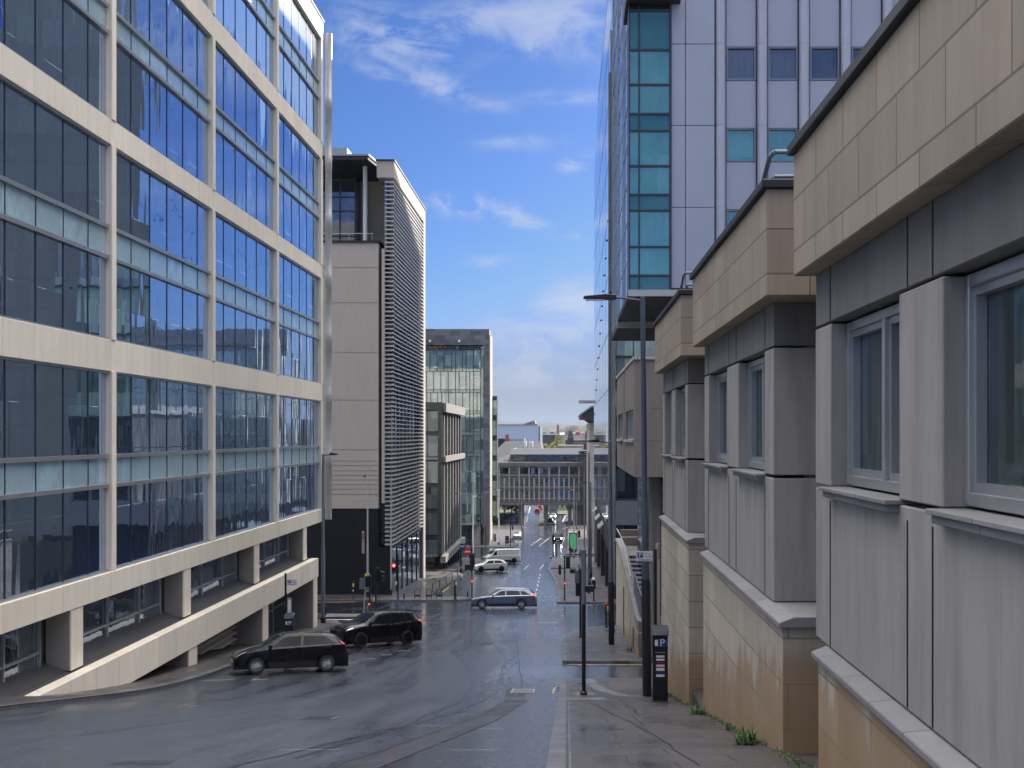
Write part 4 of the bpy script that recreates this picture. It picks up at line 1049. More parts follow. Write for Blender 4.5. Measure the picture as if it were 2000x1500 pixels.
# ------------------------------------------------------------ bridge building
def bridge_building():
    YB = 345; s = 2250/YB
    B = thing('bridge_building', 'brown concrete office slab spanning the road on stilts at the bottom of the hill', 'building', (-6, YB, Z(YB)))
    P = lambda mb, name, mat, **k: mb.build(name, mat, B, world=True, **k)
    zz = lambda y: (850-y)/s
    XL, XR = -60, 4.5
    P(MB().box(XL, XR, YB+1.0, YB+16, zz(985), zz(905)), 'core', 'bconc')
    P(MB().box(XL, XR+.2, YB-.6, YB+16, zz(911.5), zz(903)), 'parapet', 'bconc', bevel=.1)
    P(MB().box(XL, XR, YB-.2, YB+16, zz(987), zz(979.5)), 'bottom_beam', 'bconc')
    for (a, c) in ((927.5, 934.2), (950.5, 957.6), (973.2, 979.3)):
        P(MB().box(XL, XR, YB+.1, YB+.95, zz(c), zz(a)), 'spandrel_band', 'bconc')
        P(MB().box(XL, XR, YB-.15, YB+.09, zz(a+1.2), zz(a)), 'pale_ledge', 'bmull')
    for (a, c, dx) in ((911.7, 927.3, 2.98), (934.4, 950.3, 1.49), (957.8, 973.0, 1.49)):
        x = XR-2.9 if dx > 2 else XR-1.5
        P(MB().box(-34, XR-.2, YB+.75, YB+.99, zz(c), zz(a)), 'window_strip', 'dglass')
        x = XR-1.0
        while x > -23: P(MB().box(x-.2, x+.2, YB-.25, YB+.74, zz(c+(5.5 if dx < 2 else 6.0)), zz(a)), 'fin', 'bmull'); x -= dx
        w = MB(); x = XR-1.0
        if dx > 2:
            while x > -34: w.box(x-1.55, x-1.45, YB+.6, YB+.74, zz(c), zz(a)); x -= dx
            w.box(-34, XR-1, YB+.61, YB+.73, zz(919.6), zz(919)); P(w, 'window_bars', 'mull')
    for i in range(10):
        x = at((978, 991, 1023, 1030, 1043, 1052, 1085, 1104, 1118, 990)[i], YB); P(MB().box(x-1.2, x+1.1, YB+.70, YB+.745, zz(925), zz(914)), 'blind', ('lilac' if i in (1, 4, 5, 9) else 'l3frame'))
    for px in (956, 1017, 1066, 1113): 
        x = at(px, YB); P(MB().box(x-.55, x+.55, YB+1, YB+4, Z(YB)-.3, zz(987)), 'stilt', 'bconc')
        P(MB().box(x-.5, x+.5, YB+11, YB+14, Z(YB)-.3, zz(987)), 'stilt', 'bconc')
    P(MB().box(at(1119, YB), at(1136, YB), YB+.5, YB+15, Z(YB)-.3, zz(987)), 'stair_core', 'bconc')
    # upper storey and roofs
    P(MB().box(at(1001, YB+8), XR-.5, YB+6, YB+15, zz(903), zz(889)), 'attic_windows', 'dglass')
    P(MB().prism([(at(992, YB+6), zz(903)), (at(1000, YB+6), zz(903)), (at(1000, YB+6), zz(890)), (at(996.5, YB+6), zz(891))], 'y', YB+5.5, YB+14), 'attic_cheek', 'redish')
    r = MB(); a = at(997, YB+5); b_ = XR
    r.prism([(YB+4.4, zz(890.5)), (YB+4.4, zz(888)), (YB+8, zz(877)), (YB+18, zz(877)), (YB+18, zz(890.5))], 'x', a, b_); P(r, 'attic_roof', 'broof')
    P(MB().box(at(1089, 380), at(1140, 380), 378, 392, -6, zz(869.5)*380/345), 'pale_rear_wall', 'pale')
    r = MB(); Yb = 372; t = lambda y: (850-y)*Yb/2250
    r.v += [(at(940, Yb), Yb-8, t(908)), (at(1060, Yb), Yb-8, t(884)), (at(1056, Yb), Yb+2, t(863.5)), (at(985, Yb), Yb+2, t(863)), (at(940, Yb), Yb+30, t(908)), (at(1060, Yb), Yb+30, t(884)), (at(1056, Yb), Yb+20, t(863.5)), (at(985, Yb), Yb+20, t(863))]
    r.f += [(0, 1, 2, 3), (1, 5, 6, 2), (5, 4, 7, 6), (4, 0, 3, 7), (3, 2, 6, 7), (0, 4, 5, 1)]; r.mi += [0]*6
    P(r, 'big_lead_roof', 'broof')
    P(MB().box(at(940, Yb), at(1060, Yb), Yb-7.9, Yb+29, -21.5, t(908)), 'rear_wing', 'bconc')
    for px, y0, y1 in ((1008, 875, 878), (1027, 862, 877), (1036, 862, 877), (1040, 862, 877)): P(MB().box(at(px, Yb)-.25, at(px, Yb)+.25, Yb-1-(8 if y0 > 870 else 4), Yb, t(y1), t(y0)), 'roof_vent', 'white')
    # service tower at the right
    P(MB().box(at(1137, YB), 30, YB-3, YB+15, Z(YB)-.5, zz(889)), 'service_tower', 'bdark')
    P(MB().box(at(1132, YB), 30, YB-3.6, YB+15, zz(888.9), zz(880)), 'tower_cap', 'broof')
    c = MB()
    for px in (1141, 1145.5): c.box(at(px, YB)-.2, at(px, YB)+.2, YB-3.25, YB-3.01, Z(YB), zz(892))
    P(c, 'tower_ribs', 'bconc')
bridge_building()

# ------------------------------------------------------------ the town beyond
def far_town():
    def pz(y, Y): return (850-y)/2250*Y
    Y = 560
    B = thing('pale_blue_shed', 'large pale blue metal clad hall rising behind the lead roofs', 'building', (-25, Y, Z(Y)))
    MB().box(at(900, Y), at(1051, Y), Y, Y+60, Z(Y)-1, pz(830, Y)).build('hall', 'shed', B, world=True)
    MB().box(at(1051, Y), at(1054.5, Y), Y+4, Y+60, Z(Y)-1, pz(831.5, Y)).build('side_bay', 'galv', B, world=True)
    MB().box(at(900, Y), at(1051.5, Y), Y-.3, Y+60, pz(830, Y), pz(828.8, Y)).build('roof_edge', 'galv', B, world=True)
    MB().prism([(at(1020, Y), pz(828.8, Y)), (at(1046, Y), pz(828.8, Y)), (at(1043, Y), pz(820.5, Y))], 'y', Y+6, Y+20).build('tilted_rooflight', 'redish', B, world=True)
    Y = 450
    B = thing('slate_block', 'dark slate roofed block with a brick chimney in front of the pale blue hall', 'building', (at(985, Y), Y, Z(Y)))
    MB().box(at(960, Y), at(1024, Y), Y, Y+12, Z(Y)-1, pz(856, Y)).build('wall', 'lilac', B, world=True)
    MB().box(at(960, Y), at(986, Y), Y-.4, Y+.0, Z(Y)-1, pz(856.5, Y)).build('gable', 'l2dark', B, world=True)
    c = MB().box(at(987, Y), at(994.5, Y), Y-.8, Y+.8, pz(864, Y), pz(850, Y)).build('chimney', 'redbrick', B, world=True)
    for k in range(3): MB().cyl((at(988.5+k*2.2, Y), Y, pz(850, Y)), (at(988.5+k*2.2, Y), Y, pz(848, Y)), .18, n=8).build('chimney_pot', 'redish', c).location = -B.location
    Y = 430
    B = thing('sooty_mansard_building', 'sooty stone building with a truncated tower roof under the right canopy', 'building', (at(1125, Y), Y, Z(Y)))
    MB().box(at(1104, Y), at(1152, Y), Y, Y+15, Z(Y)-1, pz(862, Y)).build('wall', 'vict', B, world=True)
    MB().prism([(Y-.1, pz(862, Y)), (Y+3, pz(850, Y)), (Y+12, pz(850, Y)), (Y+15.2, pz(862, Y))], 'x', at(1104.2, Y), at(1151.8, Y)).build('mansard_roof', 'l2dark', B, world=True)
    p = MB(); x0, x1 = at(1108.5, Y), at(1120, Y); a, c = x0+.35*(x1-x0)*.55, x1-.35*(x1-x0)*.55
    p.v += [(x0, Y-1, pz(856, Y)), (x1, Y-1, pz(856, Y)), (x1, Y+2, pz(856, Y)), (x0, Y+2, pz(856, Y)), (a, Y-.2, pz(842, Y)), (c, Y-.2, pz(842, Y)), (c, Y+1.4, pz(842, Y)), (a, Y+1.4, pz(842, Y))]
    p.f += [(0, 1, 5, 4), (1, 2, 6, 5), (2, 3, 7, 6), (3, 0, 4, 7), (4, 5, 6, 7), (0, 3, 2, 1)]; p.mi += [0]*6
    p.build('tower_roof', 'vict', B, world=True)
    MB().box(at(1108.5, Y), at(1120, Y), Y-1.05, Y+2.1, pz(869, Y), pz(856, Y)-.02).build('tower', 'vict', B, world=True)
    MB().box(at(1143.5, Y), at(1148.5, Y), Y-1, Y+4, pz(862, Y), pz(842.5, Y)).build('stair_turret', 'vict', B, world=True)
    d = MB()
    for k in range(9): x = at(1106.5+k*4.6, Y); d.box(x-.25, x+.25, Y+.2, Y+1.2, pz(859.5, Y), pz(857, Y))
    d.build('dormers', 'white', B, world=True)
    w = MB()
    for k in range(14): x = at(1106+k*3.0, Y); w.box(x-.15, x+.15, Y-.06, Y-.01, pz(866.5, Y), pz(864, Y))
    w.build('windows', 'cream', B, world=True)
    Y = 640
    B = thing('long_grey_terrace', 'long low grey building behind the pale yellow trees', 'building', (at(1070, Y), Y, Z(Y)))
    MB().box(at(1056, Y), at(1092, Y), Y, Y+12, Z(Y)-1, pz(849.5, Y)).build('wall', 'vict', B, world=True)
    MB().prism([(Y-.3, pz(849.5, Y)), (Y+6, pz(846.8, Y)), (Y+12.3, pz(849.5, Y))], 'x', at(1056, Y)-.2, at(1092, Y)+.2).build('roof', 'l3frame', B, world=True)
    Y = 900
    B = thing('brick_spire', 'slender brick tower with a pointed cap against the wooded hill', 'tower', (at(1089.6, Y), Y, Z(Y)))
    x = at(1089.6, Y); MB().box(x-.85, x+.85, Y-.85, Y+.85, Z(Y), pz(831, Y)).build('shaft', 'redbrick', B, world=True)
    MB().cyl((x, Y, pz(831, Y)), (x, Y, pz(826.5, Y)), 1.05, .05, 8).build('cap', 'redbrick', B, world=True)
    rr = random.Random(3)
    for k, (px, y, Y, wpx) in enumerate(((1098, 848, 760, 8), (1128, 843, 980, 7), (1139, 845, 940, 6), (1120, 846, 1020, 9), (1062, 843, 1150, 8), (1078, 842, 1250, 7))):
        B = thing('distant_house', ('pale gabled house just right of the brick spire', 'red roofed house above the sooty mansard roof', 'cream house nearest the canopy on the far slope', 'wide brown roofed house above the truncated tower roof', 'grey roofed house at the left foot of the wooded hill', 'small brick house left of the brick spire')[k], 'house', (at(px, Y), Y, Z(Y)), group='houses on the far wooded slope')
        a, c = at(px-wpx/2, Y), at(px+wpx/2, Y); z1 = pz(y+1.4, Y)
        MB().box(a, c, Y, Y+7, Z(Y)-1, z1).build('wall', ('cream', 'redbrick', 'cream', 'pale', 'pale', 'redbrick')[k], B, world=True)
        MB().prism([(Y-.3, z1), (Y+3.5, z1+1.6), (Y+7.3, z1)], 'x', a-.3, c+.3).build('roof', ('lilac', 'redbrick', 'redish', 'redish', 'l3frame', 'redish')[k], B, world=True)
far_town()

# ------------------------------------------------------------ trees
def tree(name, label, x, y, h, r, leafmat, seed, zb=None, n=1500, ls=.35, group=None, trunk=.35):
    rr = random.Random(seed); zb = Z(y) if zb is None else zb
    T = thing(name, label, 'tree', (x, y, zb), group=group)
    t = MB(); th = h*trunk; t.cyl((0, 0, -.3), (0, 0, th), .05*h*.5, .035*h*.5, 8)
    cl = []
    for k in range(9):
        a = rr.uniform(0, 6.28); d = r*rr.uniform(.25, .75); zt = h*rr.uniform(.45, .88)
        p = Vector((d*math.cos(a), d*math.sin(a), zt)); cl.append((p, r*rr.uniform(.32, .52)))
        m = Vector((p.x*.4, p.y*.4, th+(zt-th)*.55)); t.cyl((0, 0, th*.8), m, .02*h*.5, .013*h*.5, 6).cyl(m, p, .013*h*.5, .004*h, 5)
    cl.append((Vector((0, 0, h*.8)), r*.5))
    t.build('trunk', 'bark', T, smooth=True)
    b = MB()
    for _ in range(n):
        c, cr = rr.choice(cl); d = Vector((rr.gauss(0, 1), rr.gauss(0, 1), rr.gauss(0, .8))).normalized()*cr*rr.uniform(.5, 1.0)**.6
        p = c+d; u = Vector((rr.gauss(0, 1), rr.gauss(0, 1), rr.gauss(0, 1))).normalized(); v = u.orthogonal().normalized(); s = ls*rr.uniform(.5, 1.2)
        b.quad(p-u*s, p+v*s*.5, p+u*s, p-v*s*.5)
    b.build('crown', leafmat, T, fix=False)
for i, (px, y, h, r) in enumerate(((1069, 480, 27.2, 3.6), (1081, 500, 28.4, 4.4), (1099, 470, 28.2, 4.2), (1091, 560, 31, 4.5))):
    tree('broadleaf_tree', ('pale yellow tree nearest the pale blue hall', 'wide pale yellow tree left of the tallest one', 'fuller olive tree beside the sooty mansard building', 'paler tree peeping between the two olive crowns')[i], at(px, y), y, h, r, 'leaf', i, n=1800, ls=.5, group='spring trees behind the bridge building', trunk=.5)
for i, (px, y, h, r) in enumerate(((985, 375, 8, 3.4), (999, 388, 9, 3), (1008, 362, 7.5, 2.4), (975, 395, 8, 3))):
    tree('park_tree', ('leafy tree on the verge behind the left stilts', 'tall dark tree on the bank beyond the bridge', 'narrow tree beside the bridge stilt', 'leftmost tree seen under the bridge')[i], at(px, y), y, h, r, 'leafd', 20+i, n=1300, ls=.35, group='trees on the verge under the bridge', trunk=.25)
def weed(x, y, s, seed, label, n=60):
    rr = random.Random(seed); t = thing('weed_clump', label, 'weed', (x, y, Z(y)+KH), group=None)
    b = MB()
    for _ in range(n):
        a = rr.uniform(0, 6.28); L = s*rr.uniform(.4, 1.0); lean = rr.uniform(.25, .95); w = s*rr.uniform(.035, .08)
        bx, by = rr.uniform(-.4, .4)*s, rr.uniform(-.6, .6)*s; d = Vector((math.cos(a), math.sin(a), 0)); q = Vector((-d.y, d.x, 0)); pts = []
        for k in range(4):
            u = k/3; c = Vector((bx, by, 0))+d*L*lean*u+Vector((0, 0, L*(1-lean*.5)*(u-.35*u*u*lean))); ww = w*(1-abs(u-.45)*1.3)
            pts.append([c-q*max(ww, .001), c+q*max(ww, .001)])
        b.grid(pts)
    b.build('leaves', 'weed', t, fix=False)
    s_ = MB()
    for _ in range(5): a = rr.uniform(0, 6.28); s_.cyl((0, 0, 0), (.3*s*math.cos(a), .3*s*math.sin(a), s*rr.uniform(.6, 1)), .004, .002, 5)
    s_.build('stems', 'weed', t)
weed(2.62, 16.9, .34, 1, 'broad leafed weed clump nearest the camera at the foot of the sandstone plinth', 90)
weed(2.74, 23.9, .30, 2, 'second weed clump growing by the gap between the sandstone bays', 90)
weed(2.75, 19.6, .16, 3, 'small weed tuft halfway along the near sandstone plinth', 40)
weed(2.8, 52.2, .3, 4, 'weed tuft at the foot of the steps wall', 50)
weed(2.78, 31.5, .2, 5, 'low weeds along the second bay foot past the ticket machine', 40)
# ------------------------------------------------------------ street furniture
def lamp(x, y, h, arm, r, label, dark=2.2, mat='galv', tilt=0.0, heads=1, base=None):
    z = Z(y)+KH if base is None else base
    T = thing('street_lamp', label, 'street lamp', (x, y, z), group='street lamps down the hill')
    T.rotation_euler = (0, tilt, 0)
    MB().lathe([(0, -.1), (r*1.15, -.1), (r*1.15, dark), (r*1.0, dark+.05), (0, dark+.05)], n=16).build('base_sleeve', 'black', T, smooth=True)
    MB().lathe([(r*.95, dark+.051), (r*.9, h*.45), (r*.72, h*.46), (r*.6, h), (0, h+.02)], n=16).build('pole', mat, T, smooth=True)
    MB().box(r*.95, r*1.22, -.06, .06, .5, 1.1).build('access_door', 'black', T)
    for s in ((1,) if heads == 1 else (1, -1)):
        a = arm*s; d = 1 if a > 0 else -1
        MB().tube([(0, 0, h-.1), (a*.35, 0, h-.02), (a*.55, 0, h)], r*.28).build('arm', mat, T, smooth=True)
        b = MB(); b.prism([(a*.45, h-.06), (a*.45, h+.06), (a*.62, h+.09), (a, h+.04), (a+.03*d, h-.03), (a*.6, h-.07)], 'y', -.13, .13)
        b.build('lamp_head', 'black', T, bevel=.015)
        MB().box(min(a*.66, a*.97), max(a*.66, a*.97), -.1, .1, h-.085, h-.062).build('lamp_lens', 'lens', T)
        MB().cyl((a*.55, 0, h+.08), (a*.55, 0, h+.15), .04, n=8).build('photocell', 'black', T)
lamp(2.22, 32, 11.1, -1.62, .11, 'big blue grey street lamp standing behind the black ticket machine', 3.2, 'lampblue' if 'lampblue' in M else 'galv', tilt=-.012)
lamp(2.15, 56, 9.9, -1.1, .125, 'street lamp on the lower pavement beside the steps wall', 3.0, tilt=-.008)
lamp(-15.05, 71, 10.4, .9, .14, 'stout grey lamp post at the corner of the cream office', .3)
lamp(-16.9, 97.5, 10.2, -.35, .10, 'lamp post carrying the yellow notice before the slate base', .4, 'galvl')
lamp(-15.25, 101.0-1.3, 10.1, -.4, .085, 'slim lamp post at the foot of the silver louvres', .4, 'galvl')
lamp(-12.2, 132, 9.0, -.6, .1, 'lamp post with black base by the charcoal framed block', 3.2, 'galvl')
lamp(-13.9, 170, 9.0, 1.4, .13, 'pale lamp post in front of the curved glass bay', .4, 'white', base=Z(170))
lamp(-12.3, 207, 9.9, -1.0, .12, 'pale lamp post right of the concrete pier', .4, 'white', heads=2)
lamp(2.45, 121, 10.1, -1.0, .13, 'dark grey lamp post on the brown pavement past the traffic island', .5)
lamp(.95, 163, 9.8, -1.2, .1, 'pale lamp post just beside the green poster panel', .4, 'galvl')
lamp(2.35, 158, 10.4, -1.1, .09, 'slender lamp post between the poster and the pale stone column', .4)
lamp(1.9, 101.5, 12.4, -.9, .11, 'tall lamp post behind the white topped push button', .5)
lamp(-11.9, 300, 9.5, -1.1, .12, 'distant lamp post at the left of the bridge', .4)
lamp(2.4, 300, 9.5, 1.1, .12, 'distant lamp post at the right of the bridge', .4)

def post(T, x, y, z0, z1, r, mat='black', name='pole', n=12):
    return MB().cyl((x, y, z0), (x, y, z1), r, r, n).build(name, mat, T, smooth=True)
def head3(T, x, y, z, rz=0.0, s=1.0):
    "a three-aspect signal head with hoods, facing local +y turned by rz"
    c, sn = math.cos(rz), math.sin(rz)
    h = MB().box(-.13*s, .13*s, -.10*s, .10*s, 0, .86*s).build('signal_head', 'black', T, bevel=.02)
    h.location = (x, y, z); h.rotation_euler = (0, 0, rz)
    MB().box(-.17*s, .17*s, .0, .012, -.05*s, .91*s).build('backing_board', 'rub', h)
    for k in range(3):
        v = MB(); zc = (.14+.29*k)*s
        v.lathe([(.095*s, 0), (.095*s, .16*s)], 'y', (0, .10*s, zc), 14); v.build('hood', 'rub', h, smooth=True)
        MB().lathe([(0, .105*s), (.088*s, .104*s)], 'y', (0, 0, zc), 14).build('lens', 'rub', h)
    return h
def pushbox(T, x, y, z, rz=0, mat='yel'):
    h = MB().box(-.06, .06, -.055, .055, -.14, .14).build('push_button_box', mat, T, bevel=.012)
    h.location = (x, y, z); h.rotation_euler = (0, 0, rz)
    MB().box(-.045, .045, .056, .062, .02, .11).build('screen', 'redb' if mat == 'black' else 'white', h)
    MB().cyl((0, .056, -.06), (0, .072, -.06), .022, n=10).build('button', 'white', h)

def signal(label, x, y, h, heads=(), boxes=(), r=.057, base=None, mat='black', name='traffic_signal'):
    z = (Z(y)+KH) if base is None else base
    T = thing(name, label, 'traffic light', (x, y, z)); post(T, 0, 0, -.2, h, r, mat)
    MB().lathe([(r*1.7, 0), (r*1.7, .08), (r, .12)], n=12).build('foot_collar', 'black', T, smooth=True)
    for (dx, dy, dz, rz, s) in heads: head3(T, dx, dy, dz, rz, s)
    for (dx, dy, dz, rz, mt) in boxes: pushbox(T, dx, dy, dz, rz, mt)
    return T
# near pole on the right pavement, seen from behind
T = signal('tall black and grey signal pole nearest the camera on the kerb corner', .47, 32.9, 4.15, heads=((.17, .08, 2.98, 0, .28),), r=.06)
MB().box(-.01, .30, -.07, .07, 2.95, 3.14).build('detector_box', 'black', T, bevel=.02)
MB().cyl((0, 0, 2.6), (0, 0, 4.16), .075, n=12).build('pole_sleeve', 'galv', T, smooth=True)
MB().box(-.3, .3, -.3, .3, -.005, .01).build('base_plate', 'flag3', T)
T = signal('signal pole with a grey sign back on the lower pavement', .69, 60.5, 3.6, heads=((-.12, .08, 2.2, 0, .8), (.16, .05, 2.2, R(-20), .8)), boxes=((0, .1, 1.1, 0, 'black'),))
MB().box(-.30, .30, .06, .08, 2.85, 3.52).build('sign_back', 'galv', T, bevel=.008)
MB().cyl((-.08, .03, 3.4), (-.08, .03, 3.85), .03, n=8).build('aerial', 'black', T)
T = signal('signal pole with outreached heads at the corner of the brown pavement', -.22, 94, 3.65, heads=((.28, 0, 2.65, 0, 1.05),), boxes=((0, -.1, 1.35, R(180), 'black'),))
MB().box(.42, .95, -.12, .12, 2.2, 2.55).build('side_signal', 'black', T, bevel=.02)
MB().box(-.5, -.28, -.1, .1, 2.1, 2.9).build('side_signal', 'black', T, bevel=.02); MB().box(-.30, 0, -.02, .02, 2.6, 2.66).build('bracket', 'black', T)
MB().cyl((0, 0, 1.45), (0, 0, 1.6), .07, n=10).build('red_band', 'signred', T)
T = signal('single pedestrian push button post with a bright white top on the far pavement', 2.15, 93.3, 1.7, boxes=((.12, -.06, 1.25, R(200), 'yel'), ), name='push_button_post')
MB().box(-.16, .16, -.16, .16, .98, 1.70).build('dark_housing', 'black', T, bevel=.03); MB().box(-.15, .08, -.15, .12, 1.705, 1.86).build('white_cap', 'white', T, bevel=.03)
T = signal('yellow boxed push button post beside the lower pavement corner', 2.28, 67.6, 1.35, boxes=((.10, -.03, 1.1, R(190), 'yel'),), name='push_button_post')
MB().box(-.08, .08, -.08, .08, 1.2, 1.42).build('red_cap', 'signred', T, bevel=.02)
# left island group
T = signal('dark signal pole with two heads on the left island behind the black cars', -13.05, 78.5, 3.5, heads=((.12, .06, 2.35, 0, 1.0), (.36, 0, 2.2, R(-80), .9)), boxes=((-.12, -.06, 1.05, R(180), 'yel'),))
T = signal('shorter signal pole with a lit red push panel on the left island', -13.25, 77.2, 2.7, heads=((-.02, .1, 2.0, 0, .8),), boxes=((0, -.1, .75, R(180), 'black'),))
MB().box(-.28, .12, -.12, .12, 1.95, 2.7).build('dark_screen', 'black', T, bevel=.02)
T = thing('leaning_sign', 'leaning grey post with two sign backs beside the left island', 'sign', (-13.8, 78, Z(78)+KH)); T.rotation_euler = (0, R(4), 0)
MB().cyl((0, 0, -.1), (0, 0, 2.5), .045, n=10).build('pole', 'galvl', T, smooth=True)
MB().box(-.42, -.02, -.04, -.02, 1.75, 2.5).build('sign_plate', 'galv', T, bevel=.006); MB().box(.0, .36, -.042, -.022, 1.7, 2.45).build('sign_plate', 'galv', T, bevel=.006)
# the corner of the louvred block
T = signal('signal pole showing a red man beside the silver louvres', -13.95, 94.9, 3.75, boxes=((-.14, -.03, 1.35, R(180), 'yel'),), r=.06)
h = MB().box(-.50, -.16, -.12, .12, 2.25, 3.0).build('pedestrian_head', 'black', T, bevel=.03)
MB().cyl((-.33, -.125, 2.8), (-.33, -.135, 2.8), .11, n=14).build('red_man_lamp', 'redl', h)
MB().box(-.16, -.05, -.02, .02, 2.6, 2.66).build('bracket', 'black', T)
T = thing('slim_post', 'slim grey post with a collar and black foot by the cycle hoops', 'post', (-13.5, 95.2, Z(95.2)+KH))
post(T, 0, 0, .5, 4.3, .045, 'galvl'); post(T, 0, 0, -.1, .5, .06, 'black', 'foot'); MB().box(-.12, .12, -.06, .06, 2.55, 2.68).build('collar', 'white', T); MB().box(-.07, .07, -.07, .07, 3.5, 3.9).build('camera_box', 'white', T, bevel=.02)
T = signal('yellow topped push button bollard in front of the slate base', -17.6, 94.7, 1.55, boxes=((.02, -.08, 1.2, R(180), 'yel'),), name='push_button_post')
MB().box(-.1, .1, -.02, .1, 1.0, 1.5).build('housing', 'black', T, bevel=.02); MB().cyl((0, -.07, .75), (0, -.08, .75), .07, n=12).build('white_disc', 'white', T)
T = signal('black bollard with a yellow push button right of the cycle hoops', -9.25, 95.0, 1.5, boxes=((.08, -.05, 1.3, R(180), 'yel'),), name='push_button_post', r=.085)
T = signal('signal pole beside the red no entry sign with a wide black head', -7.98, 96.4, 4.3, heads=((.02, .06, 2.6, 0, 1.25),), boxes=((0, -.1, 1.35, R(180), 'black'),))
MB().box(-.6, -.12, -.12, .14, 2.35, 2.8).build('side_signal', 'black', T, bevel=.02); MB().cyl((0, 0, 1.5), (0, 0, 1.8), .065, n=10).build('red_band', 'signred', T); MB().box(-.13, .13, -.11, .11, 2.3, 3.7).build('rear_cabinet', 'black', T, bevel=.02)
T = thing('no_entry_sign', 'round red no entry sign with white bar on a slim pole', 'road sign', (-8.4, 97.0, Z(97)+KH))
post(T, 0, 0, .5, 4.4, .04, 'galvl'); post(T, 0, 0, -.1, .5, .06, 'black', 'foot')
MB().lathe([(0, -.06), (.30, -.06), (.30, -.04), (0, -.04)], 'y', (0, 0, 3.85), 28).build('sign_disc', 'signred', T)
MB().box(-.23, .23, -.072, -.062, 3.80, 3.90).build('white_bar', 'white', T)
T = thing('keep_right_sign', 'small blue and white sign on the black lamp post of the charcoal block', 'road sign', (-12.75, 130, Z(130)+KH+2.6))
MB().lathe([(0, -.02), (.33, -.02), (.33, 0), (0, 0)], 'y', (.9, 0, .4), 20).build('sign_disc', 'blue', T); MB().box(.65, 1.15, -.032, -.022, .36, .46).build('white_bar', 'white', T); MB().box(.45, .62, -.02, .02, .36, .42).build('bracket', 'black', T)
T = signal('dark signal pole before the concrete pier of the glass office', at(948.5, 199.5), 199.5, 3.6, heads=((-.42, 0, 2.4, R(120), 1.1),), r=.07)
T = signal('black pole at the far junction in front of the litter bin', at(997, 200.4), 200.4, 4.3, heads=((.35, 0, 2.9, 0, .8),), r=.08)
T = signal('twin dark signal post on the small refuge before the green poster', -2.05, 168, 3.4, heads=((-.02, .1, 2.3, 0, 1.0),), r=.09, base=Z(168))
post(T, .45, 0, 0, 2.2, .07); MB().box(-.5, .9, -.5, .5, -.02, .14).build('refuge_kerb', 'kerb', T)
# banners and notice on the lamp post
T = thing('yellow_notice', 'small yellow notice strapped to the lamp post by the slate base', 'notice', (-16.9, 97.3, Z(97.5)+1.75)); MB().box(-.2, .2, -.02, .0, 0, .38).build('board', 'yelgreen' if 'yelgreen' in M else 'lime', T); MB().box(-.09, .09, -.026, -.021, .12, .26).build('symbol', 'yel', T)
T = thing('hanging_banner', 'worn vertical banner on the left side of the lamp post', 'banner', (-17.15, 97.4, Z(97.5)+3.8)); MB().box(-.22, .0, -.01, .01, 0, 1.9).build('cloth', 'pale', T); MB().box(-.2, -.03, -.018, -.011, 1.2, 1.7).build('print', 'redbrick', T)
# cycle hoops
def hoop(px, lab, y=95.6):
    T = thing('cycle_hoop', lab, 'cycle stand', (at(px, y), y, Z(y)+KH), rz=R(12), group='cycle stands on the far kerb')
    MB().tube([(-.22, 0, 0), (-.22, 0, .68)] + [(-.22+.06*(1-math.cos(R(a))), 0, .68+.08*math.sin(R(a))) for a in (30, 60, 90)] + [(.16, 0, .76)] + [(.16+.06*math.sin(R(a)), 0, .68+.08*math.cos(R(a))) for a in (30, 60, 90)] + [(.22, 0, 0)], .028).build('hoop', 'black', T, smooth=True)
    MB().box(-.19, .19, -.012, .012, .18, .32).build('tapping_plate', 'black', T)
    for s in (-.22, .22): MB().box(s-.07, s+.07, -.07, .07, 0, .02).build('foot_plate', 'black', T)
hoop(815, 'leftmost black cycle hoop'); hoop(837.5, 'middle black cycle hoop'); hoop(858, 'rightmost black cycle hoop')
# guard rail along the kerb
def rail(name, label, pts, h, n, mat='black', cat='railing', bars=0):
    T = thing(name, label, cat, (pts[0][0], pts[0][1], 0)); ox, oy = pts[0]
    zf = lambda x, y: Z(y)+KH
    r = MB(); P_ = []
    for (x0, y0), (x1, y1) in zip(pts, pts[1:]): P_ += [(x0+(x1-x0)*i/n, y0+(y1-y0)*i/n) for i in range(n)]
    P_.append(pts[-1])
    r.tube([(x-ox, y-oy, zf(x, y)+h) for x, y in P_], .035); r.build('top_rail', mat, T, smooth=True)
    if bars: 
        r2 = MB().tube([(x-ox, y-oy, zf(x, y)+.12) for x, y in P_], .022); r2.build('bottom_rail', mat, T, smooth=True)
    for x, y in P_: MB().cyl((x-ox, y-oy, zf(x, y)-.1), (x-ox, y-oy, zf(x, y)+h), .032, n=8).build('post', mat, T)
    if bars:
        b = MB()
        for (x0, y0), (x1, y1) in zip(P_, P_[1:]):
            for k in range(1, bars): t = k/bars; x, y = x0+(x1-x0)*t, y0+(y1-y0)*t; b.cyl((x-ox, y-oy, zf(x, y)+.12), (x-ox, y-oy, zf(x, y)+h), .012, n=5)
        b.build('bars', mat, T)
rail('kerb_rail', 'long black tubular rail along the pavement below the louvres', [(-12.0, 102.5), (-11.75, 129)], .75, 5)
rail('guard_railing', 'grey barred guard railing across the brown pavement', [(1.4, 124), (3.6, 124)], 1.0, 2, 'galv', bars=6)
rail('ramp_rail', 'black sloping rail before the far junction', [(-10.6, 198.6), (-9.3, 204)], 1.0, 2)
